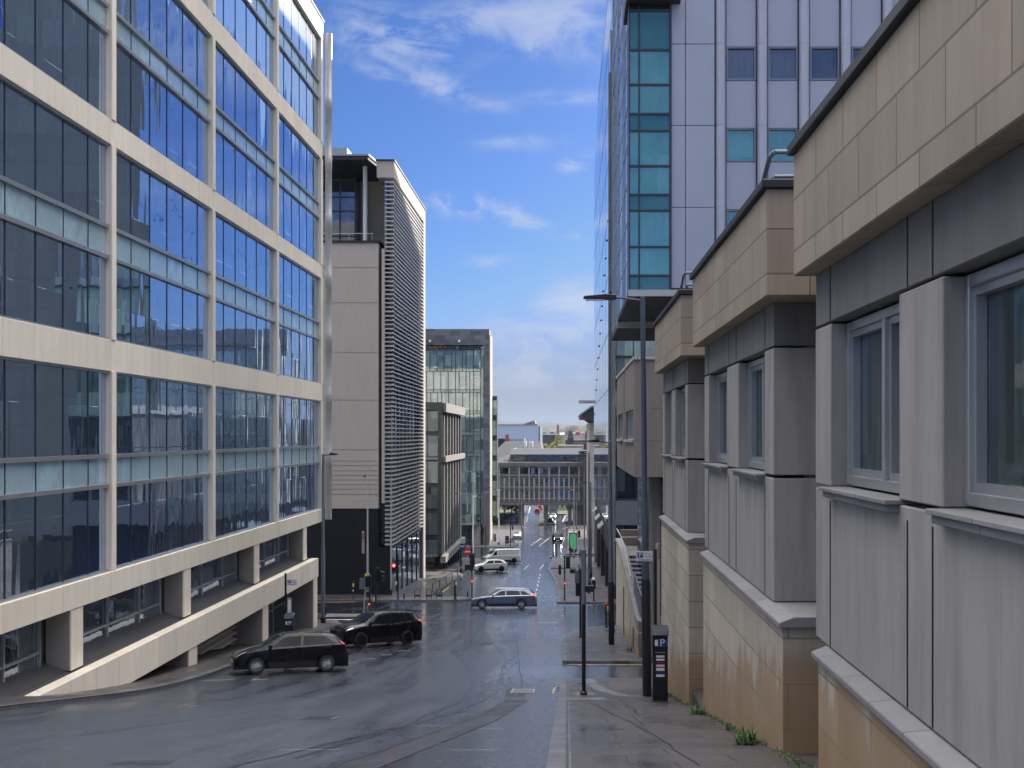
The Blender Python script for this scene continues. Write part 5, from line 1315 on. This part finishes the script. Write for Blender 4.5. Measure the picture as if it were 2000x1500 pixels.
# bins
def bin_(x, y, label, w=.6, h=1.3, mat='navybin'):
    T = thing('litter_bin', label, 'litter bin', (x, y, Z(y)+KH))
    MB().box(-w/2, w/2, -w/2, w/2, .04, h).build('body', mat, T, bevel=.04); MB().box(-w/2-.04, w/2+.04, -w/2-.04, w/2+.04, h+.003, h+.13).build('lid', 'cloth_g', T, bevel=.03)
    MB().box(-w*.3, w*.3, -w/2-.01, -w/2-.003, h*.66, h*.86).build('mouth', 'rub', T); MB().box(-w*.22, w*.22, -w/2-.012, -w/2-.003, h*.25, h*.5).build('emblem', 'p_red', T)
bin_(at(990.5, 212), 212, 'dark blue litter bin by the far left junction', .68, 1.35)
bin_(at(1181, 126), 126, 'black litter bin by the guard railing', .6, 1.15, 'black')
bin_(at(1133, 215), 240, 'dark bin beside the far pavement crowd', .7, 1.4)
T = thing('bollard', 'black bollard beside the walking person in white', 'bollard', (at(1177.5, 158), 158, Z(158)+KH)); MB().lathe([(.17, 0), (.17, 1.3), (.12, 1.38), (0, 1.38)], n=12).build('body', 'black', T, smooth=True)
T = thing('bollard', 'slim black bollard near the concrete pier of the glass office', 'bollard', (at(967, 222), 222, Z(222)+KH)); MB().lathe([(.17, 0), (.17, 1.35), (.1, 1.45), (0, 1.45)], n=12).build('body', 'black', T, smooth=True)
T = thing('marker_post', 'grey marker post with white knob at the far left kerb', 'post', (at(1003, 203), 203, Z(203)+KH)); post(T, 0, 0, 0, 1.8, .06, 'galv'); MB().lathe([(0, 1.8), (.13, 1.86), (.13, 1.98), (0, 2.05)], n=10).build('knob', 'white', T, smooth=True)
T = thing('crossing_beacon_post', 'yellow sleeved bollard on the refuge under the bridge', 'bollard', (at(1055, 341), 341, Z(341)+KH+.35)); MB().cyl((0, 0, 0), (0, 0, 1.2), .2, n=10).build('body', 'yel', T)
# poster panel
T = thing('poster_panel', 'lit green advertising panel in a dark frame on the right pavement', 'advertising panel', (at(1119.5, 172), 172, Z(166)+KH+.1))
MB().box(-.62, .62, -.12, .12, .25, 2.95).build('frame', 'black', T, bevel=.03); MB().box(-.68, -.63, -.14, .14, .1, 3.05).build('side_edge', 'white', T); MB().box(.63, .68, -.14, .14, .1, 3.05).build('side_edge', 'white', T)
MB().box(-.68, .68, -.14, .14, 3.052, 3.12).build('top_edge', 'white', T); MB().box(-.5, .5, -.135, -.125, .5, 2.8).build('poster', 'green', T); MB().box(-.5, .5, -.1, .1, 0, .248).build('plinth', 'black', T)
# bike docks
T = thing('cycle_rack', 'row of slanted cycle racks far down the right pavement', 'cycle rack', (at(1146, 240), 240, Z(240)+KH))
for i in range(6): MB().tube([(-1.2+i*.45, 0, 0), (-.7+i*.45, .4, .9), (.3+i*.45, 1.2, 1.3)], .05).build('rack_bar', 'galvl', T)
# signs: right parking plate on its black post, left one
def parksign(x, y, zt, w, post_h, label, side=-1, grp=None):
    z0 = Z(y)+KH
    T = thing('parking_sign', label, 'road sign', (x, y, z0))
    post(T, 0, 0, -.1, post_h, .045, 'black'); zc = zt-z0; h = w*.62
    cx = side*(w/2+.07)
    p = MB().box(cx-w/2, cx+w/2, -.012, .0, zc-h/2, zc+h/2).build('sign_plate', 'white', T, bevel=.004)
    b = MB(); q = .014
    b.box(cx-w/2+.012, cx+w/2-.012, -.0155, -.0125, zc+h/2-.02, zc+h/2-.012).box(cx-w/2+.012, cx+w/2-.012, -.0155, -.0125, zc-h/2+.012, zc-h/2+.02)
    b.box(cx-w/2+.012, cx-w/2+.018, -.0155, -.0125, zc-h/2+.02, zc+h/2-.02).box(cx+w/2-.018, cx+w/2-.012, -.0155, -.0125, zc-h/2+.02, zc+h/2-.02)
    b.build('border', 'navy', T)
    MB().box(cx-w*.42, cx-w*.10, -.017, -.0125, zc-h*.12, zc+h*.38).build('blue_square', 'blue', T)
    text('P', w*.36, 'white', T, (cx-w*.26, -.020, zc+h*.13)); text('Pay here', w*.135, 'navy', T, (cx+w*.19, -.018, zc+h*.24)); text('at machine', w*.125, 'navy', T, (cx+w*.19, -.018, zc+h*.0)); text('Display ticket', w*.13, 'navy', T, (cx, -.018, zc-h*.30))
    MB().box(min(0, cx), max(0, cx), .001, .02, zc+h*.2, zc+h*.27).build('bracket', 'galv', T); MB().box(min(0, cx), max(0, cx), .001, .02, zc-h*.27, zc-h*.2).build('bracket', 'galv', T)
    return T
parksign(2.34, 30.6, -3.22, .44, 3.98, 'white pay here parking sign on a black post before the sandstone wall')
parksign(-12.35, 50.5, -6.45, .42, 3.55, 'small parking sign on a black post in front of the cream office', side=1)
T = thing('timetable_board', 'narrow pale notice board fixed on the left sign post', 'notice', (-12.25, 50.45, Z(50.5)+1.5)); MB().box(.0, .17, -.02, 0, 0, 1.1).build('board', 'galvl', T); MB().box(.02, .15, -.026, -.021, .1, 1.0).build('sheet', 'white', T)
T = thing('notice_strip', 'tall pale cable cover on the wall side of the big street lamp', 'cable cover', (2.46, 31.3, Z(31.3)+KH+1.2)); MB().box(-.06, .06, -.03, .03, 0, 3.0).build('cover', 'cream', T, bevel=.01)
def machine(x, y, h, label, stickers=True, s=1.0):
    z0 = Z(y)+KH
    T = thing('ticket_machine', label, 'ticket machine', (x, y, z0))
    w, d = .19*s, .15*s
    MB().prism([(-d, 0), (d, 0), (d, h), (-d*.6, h-.10), (-d, h-.17)], 'x', -w, w).build('cabinet', 'black', T, bevel=.02)
    MB().prism([(-d-.03, h-.16), (-d*.6-.03, h-.075), (d+.03, h+.035), (d+.03, h+.055), (-d*.6-.03, h-.04), (-d-.05, h-.15)], 'x', -w-.025, w+.025).build('solar_lid', 'mull', T, bevel=.006)
    MB().box(-w*.62, w*.95, -d-.006, -d-.001, h-.44, h-.25).build('blue_disc', 'blue', T, bevel=.002)
    MB().box(-w*.72, -w*.32, -d-.012, -d-.007, h-.42, h-.27).build('white_panel', 'white', T)
    text('P', .26*s, 'white', T, (w*.25, -d-.012, h-.35), ext=.003)
    if stickers:
        text('Pay parking here', .036, 'white', T, (.0, -d-.004, h-.58)); 
        zz = h-.66
        for k, (hh, mt, tx) in enumerate(((.05, 'white', ''), (.05, 'white', ''), (.04, 'p_red', ''), (.05, 'white', ''), (.075, 'white', ''), (.03, 'blue', ''), (.06, 'white', ''))):
            tx = '' if k == 1 else tx
            MB().box(-w*.55, w*.55, -d-.005, -d-.001, zz-hh, zz).build('sticker', mt, T)
            zz -= hh+.03
        MB().box(-w-.012, -w-.001, -.1, .1, h-1.5, h-.9).build('side_label', 'galvl', T)
    MB().box(-w-.02, w+.02, -d-.02, d+.02, -.05, .05).build('foot', 'black', T, bevel=.01)
machine(2.33, 29.0, 1.86, 'black ticket machine with a P panel standing against the big lamp')
machine(-12.1, 50.2, 1.75, 'black ticket machine by the left sign post behind the parked hatchback', False)

# moss, grit and seedlings along the wall foot
rm = random.Random(11); mo = MB()
for i in range(1500):
    y = rm.uniform(12, 36); 
    if 25.0 < y < 27.2: continue
    x = 2.89-abs(rm.gauss(0, .07)); s = rm.uniform(.006, .022); h = Z(y)+KH+rm.uniform(.0, .03); a = rm.uniform(0, 6)
    if noise.noise((y*.9, 3, 0)) < -.08: continue
    mo.quad((x, y, h), (x+s*math.cos(a), y+s*math.sin(a), h+s*1.5), (x+s*.5, y+s*.7, h+s*2.4), (x-s*math.sin(a), y+s*math.cos(a), h+s))
struct(mo.build('moss', 'weed', fix=False), 'stuff')

# ------------------------------------------------------------ vehicles
def lerp_tab(tab, x):
    if x <= tab[0][0]: return tab[0][1]
    for (a, u), (b, v) in zip(tab, tab[1:]):
        if x <= b: t = (x-a)/(b-a); return u+(v-u)*t
    return tab[-1][1]
def sm_tab(tab, x, d=.012): return (lerp_tab(tab, x-d)+2*lerp_tab(tab, x)+lerp_tab(tab, x+d))/4
def vehicle(name, label, cat, px=None, y=0, x=None, heading=180, L=4.3, Wd=1.78, H=1.48, top=None, belt=None, wx=(.19, .80), wr=.315,
            paint='p_black', rim='chrome', ws=(.245, .40), rw=(.93, .985), side=((.26, .41), (.60, .62), (.90, .83)), roofw=.74, lights=False, brake=False, van=False, plate=True, dz=0.0, spokes=10, trim='rub', rear_side=True, cabin_end=None, taper=.1, zfrac=.10):
    x = at(px, y) if x is None else x
    hd = R(heading); f = Vector((math.cos(hd), math.sin(hd), 0)); e = .8
    f.z = (Z(y+f.y*e)-Z(y-f.y*e))/(2*e) if abs(f.y) > 1e-6 else 0
    l = Vector((-math.sin(hd), math.cos(hd), 0)); l.z = (Z(y+l.y*e)-Z(y-l.y*e))/(2*e)
    f.normalize(); u = f.cross(l).normalized(); l = u.cross(f)
    T = thing(name, label, cat, (x, y, Z(y)+.01+dz)); T.rotation_euler = Matrix((f, l, u)).transposed().to_euler()
    zf = .17; sill = .24 if not van else .26; arch = wr+.055
    def X(t): return L/2-t*L
    wxs = [X(t) for t in wx]
    ts = sorted(set([i/44 for i in range(45)] + [.006, .015, .03, .97, .985, .994] + [w+d for w in wx for d in (-arch/L, -arch*.985/L, -arch*.9/L, -arch*.6/L, 0, arch*.6/L, arch*.9/L, arch*.985/L, arch/L)]))
    W2 = Wd/2
    def plan(t): 
        q = abs(2*t-1); return W2*(1-taper*q**5-.05*max(0, (q-.93)/.07)**2*3)
    def ring(t):
        w = plan(t); zt = sm_tab(top, t)*H; zb = min(lerp_tab(belt, t)*H, zt-.035)
        k = max(0, min(1, (zt-zb)/(H*.30))); wt = w*(.90-(.90-roofw)*k)
        zl = sill + (.16*(abs(2*t-1)-.9)/.1 if abs(2*t-1) > .9 else 0)
        for xw in wxs:
            d = X(t)-xw
            if abs(d) < arch: zl = max(zl, wr+math.sqrt(max(0, arch*arch-d*d)))
        zl = min(zl, zb-.05); wi = W2-.27
        return [(0, zf), (wi, zf), (wi, max(zl, zf+.01)), (w*.965, zl), (w, max(zl+.02, zl+(zb-zl)*.35)), (w*.985, max(zl+.035, zb-.03)), (w*.955, zb), (wt, zt-.06-.02*k), (wt*.90, zt-.018), (wt*.55, zt), (0, zt+.012)]
    def S(t, r, off=0.0, s=1):
        "body surface at length t, ring parameter r (float), pushed out by off"
        p = ring(t); i = min(int(r), len(p)-2); g = r-i
        yy, zz = p[i][0]+(p[i+1][0]-p[i][0])*g, p[i][1]+(p[i+1][1]-p[i][1])*g
        dy, dz_ = p[i+1][0]-p[i][0], p[i+1][1]-p[i][1]; n = math.hypot(dy, dz_) or 1
        return (X(t), s*(yy+dz_/n*off), zz-dy/n*off)
    b = MB(); rows = []
    for t in ts:
        rg = ring(t); rows.append([(X(t), yy, zz) for yy, zz in rg] + [(X(t), -yy, zz) for yy, zz in rg[-2::-1]])
    i0 = len(b.v); nR = len(rows[0])
    for r_ in rows: b.v += r_
    for a in range(len(rows)-1):
        for c in range(nR-1):
            m = 1 if (c < 3 or c >= nR-4) else 0
            b.f.append((a*nR+c, a*nR+c+1, (a+1)*nR+c+1, (a+1)*nR+c)); b.mi.append(m)
    b.f.append(tuple(range(nR))); b.mi.append(0); b.f.append(tuple(range((len(rows)-1)*nR, len(rows)*nR))); b.mi.append(0)
    body = b.build('body', [paint, 'rub'], T, smooth=True)
    def patch(name, mat, quad, off=.006, both=True, nx=6, nr=4, parent=None):
        o = None
        for s in ((1, -1) if both else (1,)):
            m = MB(); (t0, r0), (t1, r1), (t2, r2), (t3, r3) = quad; g = []
            for a in range(nx+1):
                q = a/nx; row = []
                for c in range(nr+1):
                    p = c/nr
                    tt = (t0*(1-q)+t1*q)*(1-p)+(t3*(1-q)+t2*q)*p; rr_ = (r0*(1-q)+r1*q)*(1-p)+(r3*(1-q)+r2*q)*p
                    row.append(S(tt, rr_, off, s))
                g.append(row)
            m.grid(g); o = m.build(name, mat, parent or T, smooth=True)
        return o
    # side windows: one per door, between belt and roof (ring 6..7)
    for (a0, a1) in side_windows(side):
        patch('side_window', 'carglass', ((a0[0], 6.10), (a1[0], 6.10), (a1[1], 6.88), (a0[1], 6.88)))
    # windscreen and rear screen over ring 7.. top
    def screen(nm, t0, t1, w0=.86, w1=.90):
        m = MB(); g = []
        for a in range(9):
            q = a/8; t = t0+(t1-t0)*q; rg = ring(t); row = []
            ww = rg[7][0]*(w0+(w1-w0)*q)
            for c in range(-6, 7):
                yy = ww*c/6; ay = abs(yy); 
                zz = None
                for (ya, za), (yb, zb) in zip(rg[7:], rg[8:]):
                    if yb <= ay <= ya: zz = za+(zb-za)*((ya-ay)/(ya-yb) if ya > yb else 0)
                row.append((X(t)+ (0.008 if nm == 'windscreen' else -.008), yy, (zz if zz is not None else rg[7][1])+.012))
            g.append(row)
        m.grid(g); m.build(nm, 'carglass', T, smooth=True)
    screen('windscreen', ws[0]+.012, ws[1]-.01)
    if rw: screen('rear_screen', rw[0], rw[1])
    # lamps
    patch('headlamp', 'lampon' if lights else 'lens', ((.012, 5.0), (.085, 5.6), (.10, 6.5), (.02, 6.3)) if not van else ((.01, 4.9), (.07, 5.4), (.075, 6.2), (.014, 6.2)), .008)
    patch('tail_lamp', 'redb' if brake else 'redc', TAILS.get(name+paint, ((.975, 4.6), (.994, 4.6), (.985, 6.2), (.955, 6.0))), .008)
    m = MB(); zz = H*.36
    m.box(L/2-.03, L/2+.008, -W2*.55, W2*.55, zz-.07, zz+.07); m.box(L/2-.03, L/2+.004, -W2*.45, W2*.45, .27, .38); m.build('grille', 'rub', T)
    if lights: 
        for s in (-1, 1): MB().cyl((L/2-.02, s*W2*.72, H*.46), (L/2+.03, s*W2*.72, H*.46), .09, n=12).build('headlamp_beam_lens', 'lampon', T)
    if plate:
        MB().box(L/2+.009, L/2+.018, -.26, .26, .40, .51).build('number_plate', 'white', T)
        MB().box(-L/2-.012, -L/2-.002, -.26, .26, .52, .63).build('number_plate', 'yel', T)
    # mirrors, sills, door lines, handles
    tm = side[0][0]+.035
    for s in (1, -1):
        p = S(tm, 6.2, 0, s); mm = MB(); mm.box(p[0]-.06, p[0]+.07, p[1], p[1]+s*.19, p[2]-.01, p[2]+.13); mm.build('door_mirror', paint, T, bevel=.025)
    d = MB()
    lines = [a[0] for a, _ in side_windows(side)][1:]+([side[0][0]+.02])
    for t in lines:
        for s in (1, -1):
            g = []
            for q in range(7):
                rr_ = 3.4+q*.43; g.append([S(t-.0012, rr_, .003, s), S(t+.0012, rr_, .003, s)])
            d.grid(g)
    d.build('door_seams', 'rub', T, fix=False)
    h = MB()
    for (a0, a1) in side_windows(side)[:2]:
        for s in (1, -1): p = S(a1[0]-.03, 5.2, .0, s); h.box(p[0]-.09, p[0]+.09, p[1]-s*.01, p[1]+s*.03, p[2]-.015, p[2]+.015)
    h.build('door_handles', paint, T, bevel=.008)
    patch('sill_trim', trim, ((wx[0]+arch/L+.01, 3.0), (wx[1]-arch/L-.01, 3.0), (wx[1]-arch/L-.01, 3.75), (wx[0]+arch/L+.01, 3.75)), .006)
    if trim == 'arch':
        pass
    # wheels
    for i, xw in enumerate(wxs):
        for s in (1, -1):
            yo = s*(W2-.02); w = MB(); tw = .205
            w.lathe([(wr*.64, 0), (wr*.66, .0), (wr*.93, .004), (wr, .035), (wr, tw-.035), (wr*.93, tw-.004), (wr*.64, tw)], 'y', (0, 0, 0), 30)
            ob = w.build('wheel', 'tyre', T, smooth=True); ob.location = (xw, yo if s < 0 else yo-tw, wr)
            rr_ = MB(); yb = .012 if s < 0 else tw-.012; o_ = -1 if s < 0 else 1
            rr_.lathe([(wr*.655, yb), (wr*.655, yb-.09*o_), (0, yb-.09*o_)], 'y', (0, 0, 0), 26, m=1)
            rr_.lathe([(wr*.655, yb+.002*o_), (wr*.60, yb+.002*o_), (wr*.59, yb-.03*o_)], 'y', (0, 0, 0), 26)
            rr_.lathe([(0, yb-.004*o_), (wr*.13, yb-.004*o_), (wr*.15, yb-.05*o_)], 'y', (0, 0, 0), 14)
            for k in range(spokes):
                a = 2*math.pi*(k//2)/(spokes//2)+(.13 if k % 2 else -.13)*(1 if spokes > 6 else 2.2); a2 = 2*math.pi*(k//2)/(spokes//2)+(.26 if k % 2 else -.26)
                p0 = Vector((wr*.12*math.cos(a), yb-.02*o_, wr*.12*math.sin(a))); p1 = Vector((wr*.62*math.cos(a2), yb-.016*o_, wr*.62*math.sin(a2)))
                rr_.cyl(p0, p1, .016*wr/.31, .013*wr/.31, 6)
            ri = rr_.build('rim', [rim, 'rub'], ob, smooth=True)
    return T, S, X, patch
def side_windows(side):
    "side = points (t at belt, t at roof): consecutive pairs bound one window, with a pillar gap"
    out = []
    for i, ((b0, r0), (b1, r1)) in enumerate(zip(side, side[1:])):
        g = .010; out.append(((b0+g, r0+g), (b1-g, r1-g)))
    return out
TAILS = {}
HB = [(0, .40), (.01, .46), (.06, .55), (.14, .615), (.24, .67), (.31, .80), (.40, .945), (.47, .985), (.58, 1.0), (.74, .985), (.87, .93), (.93, .83), (.965, .70), (.99, .55), (1, .42)]
BELT = [(0, .5), (.2, .60), (.3, .63), (.9, .70), (1, .70)]
TAILS['parked_carp_black'] = ((.955, 5.3), (.985, 5.4), (.955, 6.7), (.915, 6.75))
vehicle('parked_car', 'black hatchback with silver alloy wheels parked nose in before the cream office', 'car', 566, 44.6, heading=200, L=4.30, Wd=1.78, H=1.50, top=HB, belt=BELT,
        side=((.27, .405), (.58, .585), (.895, .80)), rw=(.895, .96), spokes=14)
SUV = [(0, .44), (.01, .52), (.05, .60), (.14, .645), (.24, .675), (.30, .79), (.40, .945), (.48, .985), (.58, 1.0), (.76, .985), (.88, .945), (.935, .83), (.965, .70), (.99, .58), (1, .45)]
TAILS['parked_suvp_black'] = ((.93, 5.7), (.992, 5.5), (.985, 6.1), (.93, 6.2))
T, S_, X_, patch_ = vehicle('parked_suv', 'black sports utility car with black wheels parked behind the hatchback', 'car', 735, 57.0, heading=220, L=4.45, Wd=1.86, H=1.69, top=SUV, belt=[(0, .5), (.2, .60), (.3, .62), (.6, .645), (.9, .70), (1, .70)],
        side=((.27, .41), (.56, .57), (.77, .76), (.885, .83)), rim='rimd', wr=.37, wx=(.195, .785), rw=(.90, .955), brake=True, spokes=10)
MB().box(-2.28, -2.05, -.62, .62, 1.60, 1.635).build('roof_spoiler', 'p_black', T, bevel=.01)
patch_('silver_pillar_patch', 'p_silver', ((.905, 6.25), (.935, 6.25), (.90, 6.95), (.865, 6.95)), .007)  # silver patch over the rear pillar
for s in (1, -1):
    MB().tube([(1.0, s*.60, 1.70), (.6, s*.60, 1.735), (-1.3, s*.60, 1.735), (-1.6, s*.60, 1.69)], .018).build('roof_rail', 'rub', T, smooth=True)
EST = [(0, .40), (.008, .50), (.05, .575), (.15, .635), (.275, .68), (.34, .81), (.42, .95), (.49, .99), (.60, 1.0), (.80, .975), (.90, .93), (.94, .84), (.97, .70), (.992, .58), (1, .40)]
TAILS['estate_carp_blue'] = ((.952, 5.0), (.988, 5.0), (.955, 6.75), (.925, 6.7))
T, S_, X_, patch_ = vehicle('estate_car', 'blue grey estate car with red tail lamps crossing the wet junction', 'car', 984.5, 87.2, heading=182, L=4.96, Wd=1.88, H=1.475, top=EST, belt=[(0, .5), (.25, .62), (.6, .66), (1, .69)],
        side=((.30, .43), (.525, .53), (.76, .74), (.915, .82)), wx=(.17, .765), wr=.345, paint='p_blue', rim='chrome', ws=(.275, .42), rw=(.90, .955), brake=True, roofw=.72)
for s in (1, -1): MB().tube([(.7, s*.58, 1.47), (.4, s*.58, 1.50), (-1.5, s*.57, 1.48), (-1.8, s*.57, 1.43)], .018).build('roof_rail', 'chrome', T, smooth=True)
patch_('window_trim', 'chrome', ((.30, 6.0), (.92, 6.0), (.92, 6.07), (.30, 6.07)), .007)
vehicle('white_hatchback', 'small white hatchback turning left ahead of the white van', 'car', 956, 134, heading=200, L=4.04, Wd=1.75, H=1.46, top=HB, belt=BELT, paint='p_white', rim='rimd', side=((.27, .405), (.58, .585), (.89, .80)), rw=(.895, .96))
VAN = [(0, .34), (.01, .44), (.06, .52), (.14, .60), (.17, .64), (.25, .84), (.31, .945), (.38, .985), (.6, 1.0), (.95, .995), (.985, .97), (.994, .80), (1, .30)]
TAILS['white_vanp_white'] = ((.984, 4.3), (.996, 4.3), (.996, 6.0), (.984, 6.0))
vehicle('white_van', 'white panel van waiting behind the small white hatchback', 'van', 979, 154, heading=200, L=5.0, Wd=1.95, H=1.95, top=VAN, belt=[(0, .4), (.15, .52), (.35, .56), (1, .56)], paint='p_white', rim='rimd', ws=(.165, .29), rw=None,
        side=((.17, .27), (.335, .335)), wx=(.185, .80), wr=.34, van=True, roofw=.88, taper=.06)
vehicle('silver_car', 'silver saloon facing up the hill at the far left kerb', 'car', 1010, 238, heading=-90, L=4.3, Wd=1.8, H=1.5, top=HB, belt=BELT, paint='p_silver', rim='rimd', side=((.27, .405), (.58, .585), (.89, .80)))
T, S_, X_, p_ = vehicle('black_taxi', 'tall black vehicle with bright headlamps driving up the hill', 'taxi', 1089.5, 219, heading=-90, L=4.6, Wd=1.85, H=1.85, top=[(0, .40), (.01, .50), (.1, .56), (.22, .60), (.29, .80), (.36, .96), (.6, 1.0), (.9, .98), (.97, .8), (1, .4)], belt=BELT, paint='p_black', rim='rimd', lights=True, side=((.25, .36), (.58, .585), (.88, .85)), ws=(.22, .36), rw=None)
vehicle('white_jeep', 'white car with lit headlamps coming towards the bridge', 'car', 1080.5, 372, heading=-90, L=4.4, Wd=1.95, H=1.75, top=SUV, belt=BELT, paint='p_white', rim='rimd', lights=True, side=((.27, .405), (.58, .585), (.89, .80)))
vehicle('dark_car', 'dark car with red lamps driving away beyond the bridge', 'car', 1048.5, 407, heading=94, L=4.4, Wd=1.9, H=1.5, top=HB, belt=BELT, paint='p_red', rim='rimd', brake=True, side=((.27, .405), (.58, .585), (.89, .80)))
vehicle('red_car', 'second red lit car just ahead at the top of the far road', 'car', 1053.5, 426, heading=94, L=4.4, Wd=1.9, H=1.6, top=HB, belt=BELT, paint='p_red', rim='rimd', brake=True, side=((.27, .405), (.58, .585), (.89, .80)))
for i, px in enumerate((1075, 1086)):
    vehicle('queueing_car', ('dark car behind the refuge stilt', 'dark car in the right lane under the bridge')[i], 'car', px, 352, heading=-90, L=4.2, Wd=1.75, H=1.4, top=HB, belt=BELT, paint='p_black', rim='rimd', side=((.27, .405), (.58, .585), (.89, .80)), plate=False) if i == 0 else None

# ------------------------------------------------------------ people
def person(label, px, y, rz=0.0, shirt='cloth_w', legs='cloth_d', walk=.5, h=1.74, arm=.25, sit=False, zb=None):
    x = at(px, y); T = thing('person', label, 'person', (x, y, (Z(y)+KH) if zb is None else zb), rz)
    k = h/1.74; st = .22*walk
    J = {'pel': (0, 0, .95), 'wst': (0, .01, 1.10), 'chs': (0, .0, 1.32), 'nck': (0, -.01, 1.48), 'hd': (0, -.03, 1.60), 'tp': (0, -.02, 1.72)}
    E = [('pel', 'wst'), ('wst', 'chs'), ('chs', 'nck'), ('nck', 'hd'), ('hd', 'tp')]; RAD = {'pel': .145, 'wst': .125, 'chs': .15, 'nck': .058, 'hd': .095, 'tp': .06}
    for s, n in ((1, 'l'), (-1, 'r')):
        J['hip'+n] = (.09*s, 0, .90); J['kne'+n] = (.10*s, -.10*walk-s*st*.5, .50); J['ank'+n] = (.10*s, -s*st+.04*walk, .09); J['toe'+n] = (.11*s, -s*st-.14, .045)
        J['sho'+n] = (.18*s, 0, 1.43); J['elb'+n] = (.23*s, s*arm*.25+.03, 1.15); J['wri'+n] = (.22*s, s*arm*.5-.08, .92); J['hnd'+n] = (.22*s, s*arm*.55-.12, .83)
        E += [('pel', 'hip'+n), ('hip'+n, 'kne'+n), ('kne'+n, 'ank'+n), ('ank'+n, 'toe'+n), ('chs', 'sho'+n), ('sho'+n, 'elb'+n), ('elb'+n, 'wri'+n), ('wri'+n, 'hnd'+n)]
        for q, r in (('hip', .10), ('kne', .062), ('ank', .045), ('toe', .042), ('sho', .062), ('elb', .043), ('wri', .030), ('hnd', .036)): RAD[q+n] = r
        for q in range(5):   # fingers and thumb as their own short chains
            fx, fy = (-.03*s if q == 4 else 0), (-.028+.018*q if q < 4 else -.02)
            J[f'fa{q}{n}'] = (.22*s+fx, s*arm*.55-.12+fy, .80 if q < 4 else .82); J[f'fb{q}{n}'] = (.215*s+fx*1.3, s*arm*.55-.125+fy, .74-(.01 if q in (1, 2) else 0) if q < 4 else .78)
            E += [('hnd'+n, f'fa{q}{n}'), (f'fa{q}{n}', f'fb{q}{n}')]; RAD[f'fa{q}{n}'] = .011; RAD[f'fb{q}{n}'] = .008
    keys = list(J); me = bpy.data.meshes.new('body'); me.from_pydata([Vector(J[q])*k for q in keys], [(keys.index(a), keys.index(b)) for a, b in E], [])
    ob = bpy.data.objects.new('body', me); COL.objects.link(ob); sk = ob.modifiers.new('s', 'SKIN')
    for i, q in enumerate(keys): v = me.skin_vertices[0].data[i]; v.radius = (RAD[q]*k, RAD[q]*k*(.75 if q in ('pel', 'wst', 'chs') else 1)); v.use_root = q == 'pel'
    sb = ob.modifiers.new('b', 'SUBSURF'); sb.levels = 1; sb.render_levels = 1
    dg = bpy.context.evaluated_depsgraph_get(); m2 = bpy.data.meshes.new_from_object(ob.evaluated_get(dg)); bpy.data.objects.remove(ob)
    bm = bmesh.new(); bm.from_mesh(m2); bmesh.ops.recalc_face_normals(bm, faces=bm.faces[:])
    def sub(test, name, mat, grow):
        nb = bm.copy(); nb.faces.ensure_lookup_table(); dead = [f for f in nb.faces if not test(f.calc_center_median()/k)]
        bmesh.ops.delete(nb, geom=dead, context='FACES')
        for v in nb.verts: v.co += v.normal*grow
        q = bpy.data.meshes.new(name); nb.to_mesh(q); nb.free(); q.materials.clear(); q.materials.append(M[mat]); q.polygons.foreach_set('use_smooth', [True]*len(q.polygons))
        o = bpy.data.objects.new(name, q); COL.objects.link(o); o.parent = T
    m2.materials.clear(); m2.materials.append(M['skin']); m2.polygons.foreach_set('use_smooth', [True]*len(m2.polygons)); m2.name = 'body'
    o = bpy.data.objects.new('body', m2); COL.objects.link(o); o.parent = T
    sub(lambda c: c.z > .93 and c.z < 1.50, 'jacket', shirt, .012); sub(lambda c: c.z <= .96 and abs(c.x) < .19 and c.z > .1, 'trousers', legs, .010)
    sub(lambda c: c.z <= .11, 'shoes', 'rub', .010); sub(lambda c: c.z > 1.60 or (c.z > 1.54 and c.y > .02), 'hair', 'hair', .010)
    f = MB(); f.cyl((0, -.115*k, 1.60*k), (0, -.145*k, 1.585*k), .016*k, .012*k, 6); f.build('nose', 'skin', T)
    bm.free(); return T
person('person in a white top and dark trousers walking on the right pavement', 1171, 163, R(150), 'cloth_w', 'cloth_d')
person('person in grey standing near the tall lamp past the poster', 1133.5, 158, R(200), 'cloth_g', 'cloth_g', walk=.3, h=1.65)
person('person in black standing before the green poster', 1114, 165.6, R(20), 'cloth_d', 'cloth_d', walk=.1, h=1.7)
person('pink clothed person by the slim bollard near the glass office', 963.5, 220, R(160), 'cloth_p', 'cloth_p', walk=.4, h=1.7)
person('first dark figure waiting by the far right bin', 1128, 252, R(90), 'cloth_d', 'cloth_d', walk=.2)
person('second dark figure right of the first by the far right bin', 1131.5, 256, R(60), 'cloth_g', 'cloth_d', walk=.2)
person('person standing beside the no entry lamp post near the white hatchback', 1001, 330, R(60), 'cloth_d', 'cloth_d', walk=.4)

# ------------------------------------------------------------ far air
if HAZE:
    hz = MB().box(-6500, 6500, -60, 7200, -52, 110).build('haze', 'white')
    m = bpy.data.materials.new('haze_air'); m.use_nodes = True; t = NT(m.node_tree)
    v = t.n('ShaderNodeVolumePrincipled', ins={'Color': (.36, .46, .64, 1), 'Density': HAZE, 'Anisotropy': .2})
    out = t.n('ShaderNodeOutputMaterial'); t.t.links.new(v.outputs[0], out.inputs['Volume'])
    hz.data.materials.clear(); hz.data.materials.append(m); struct(hz, 'stuff')
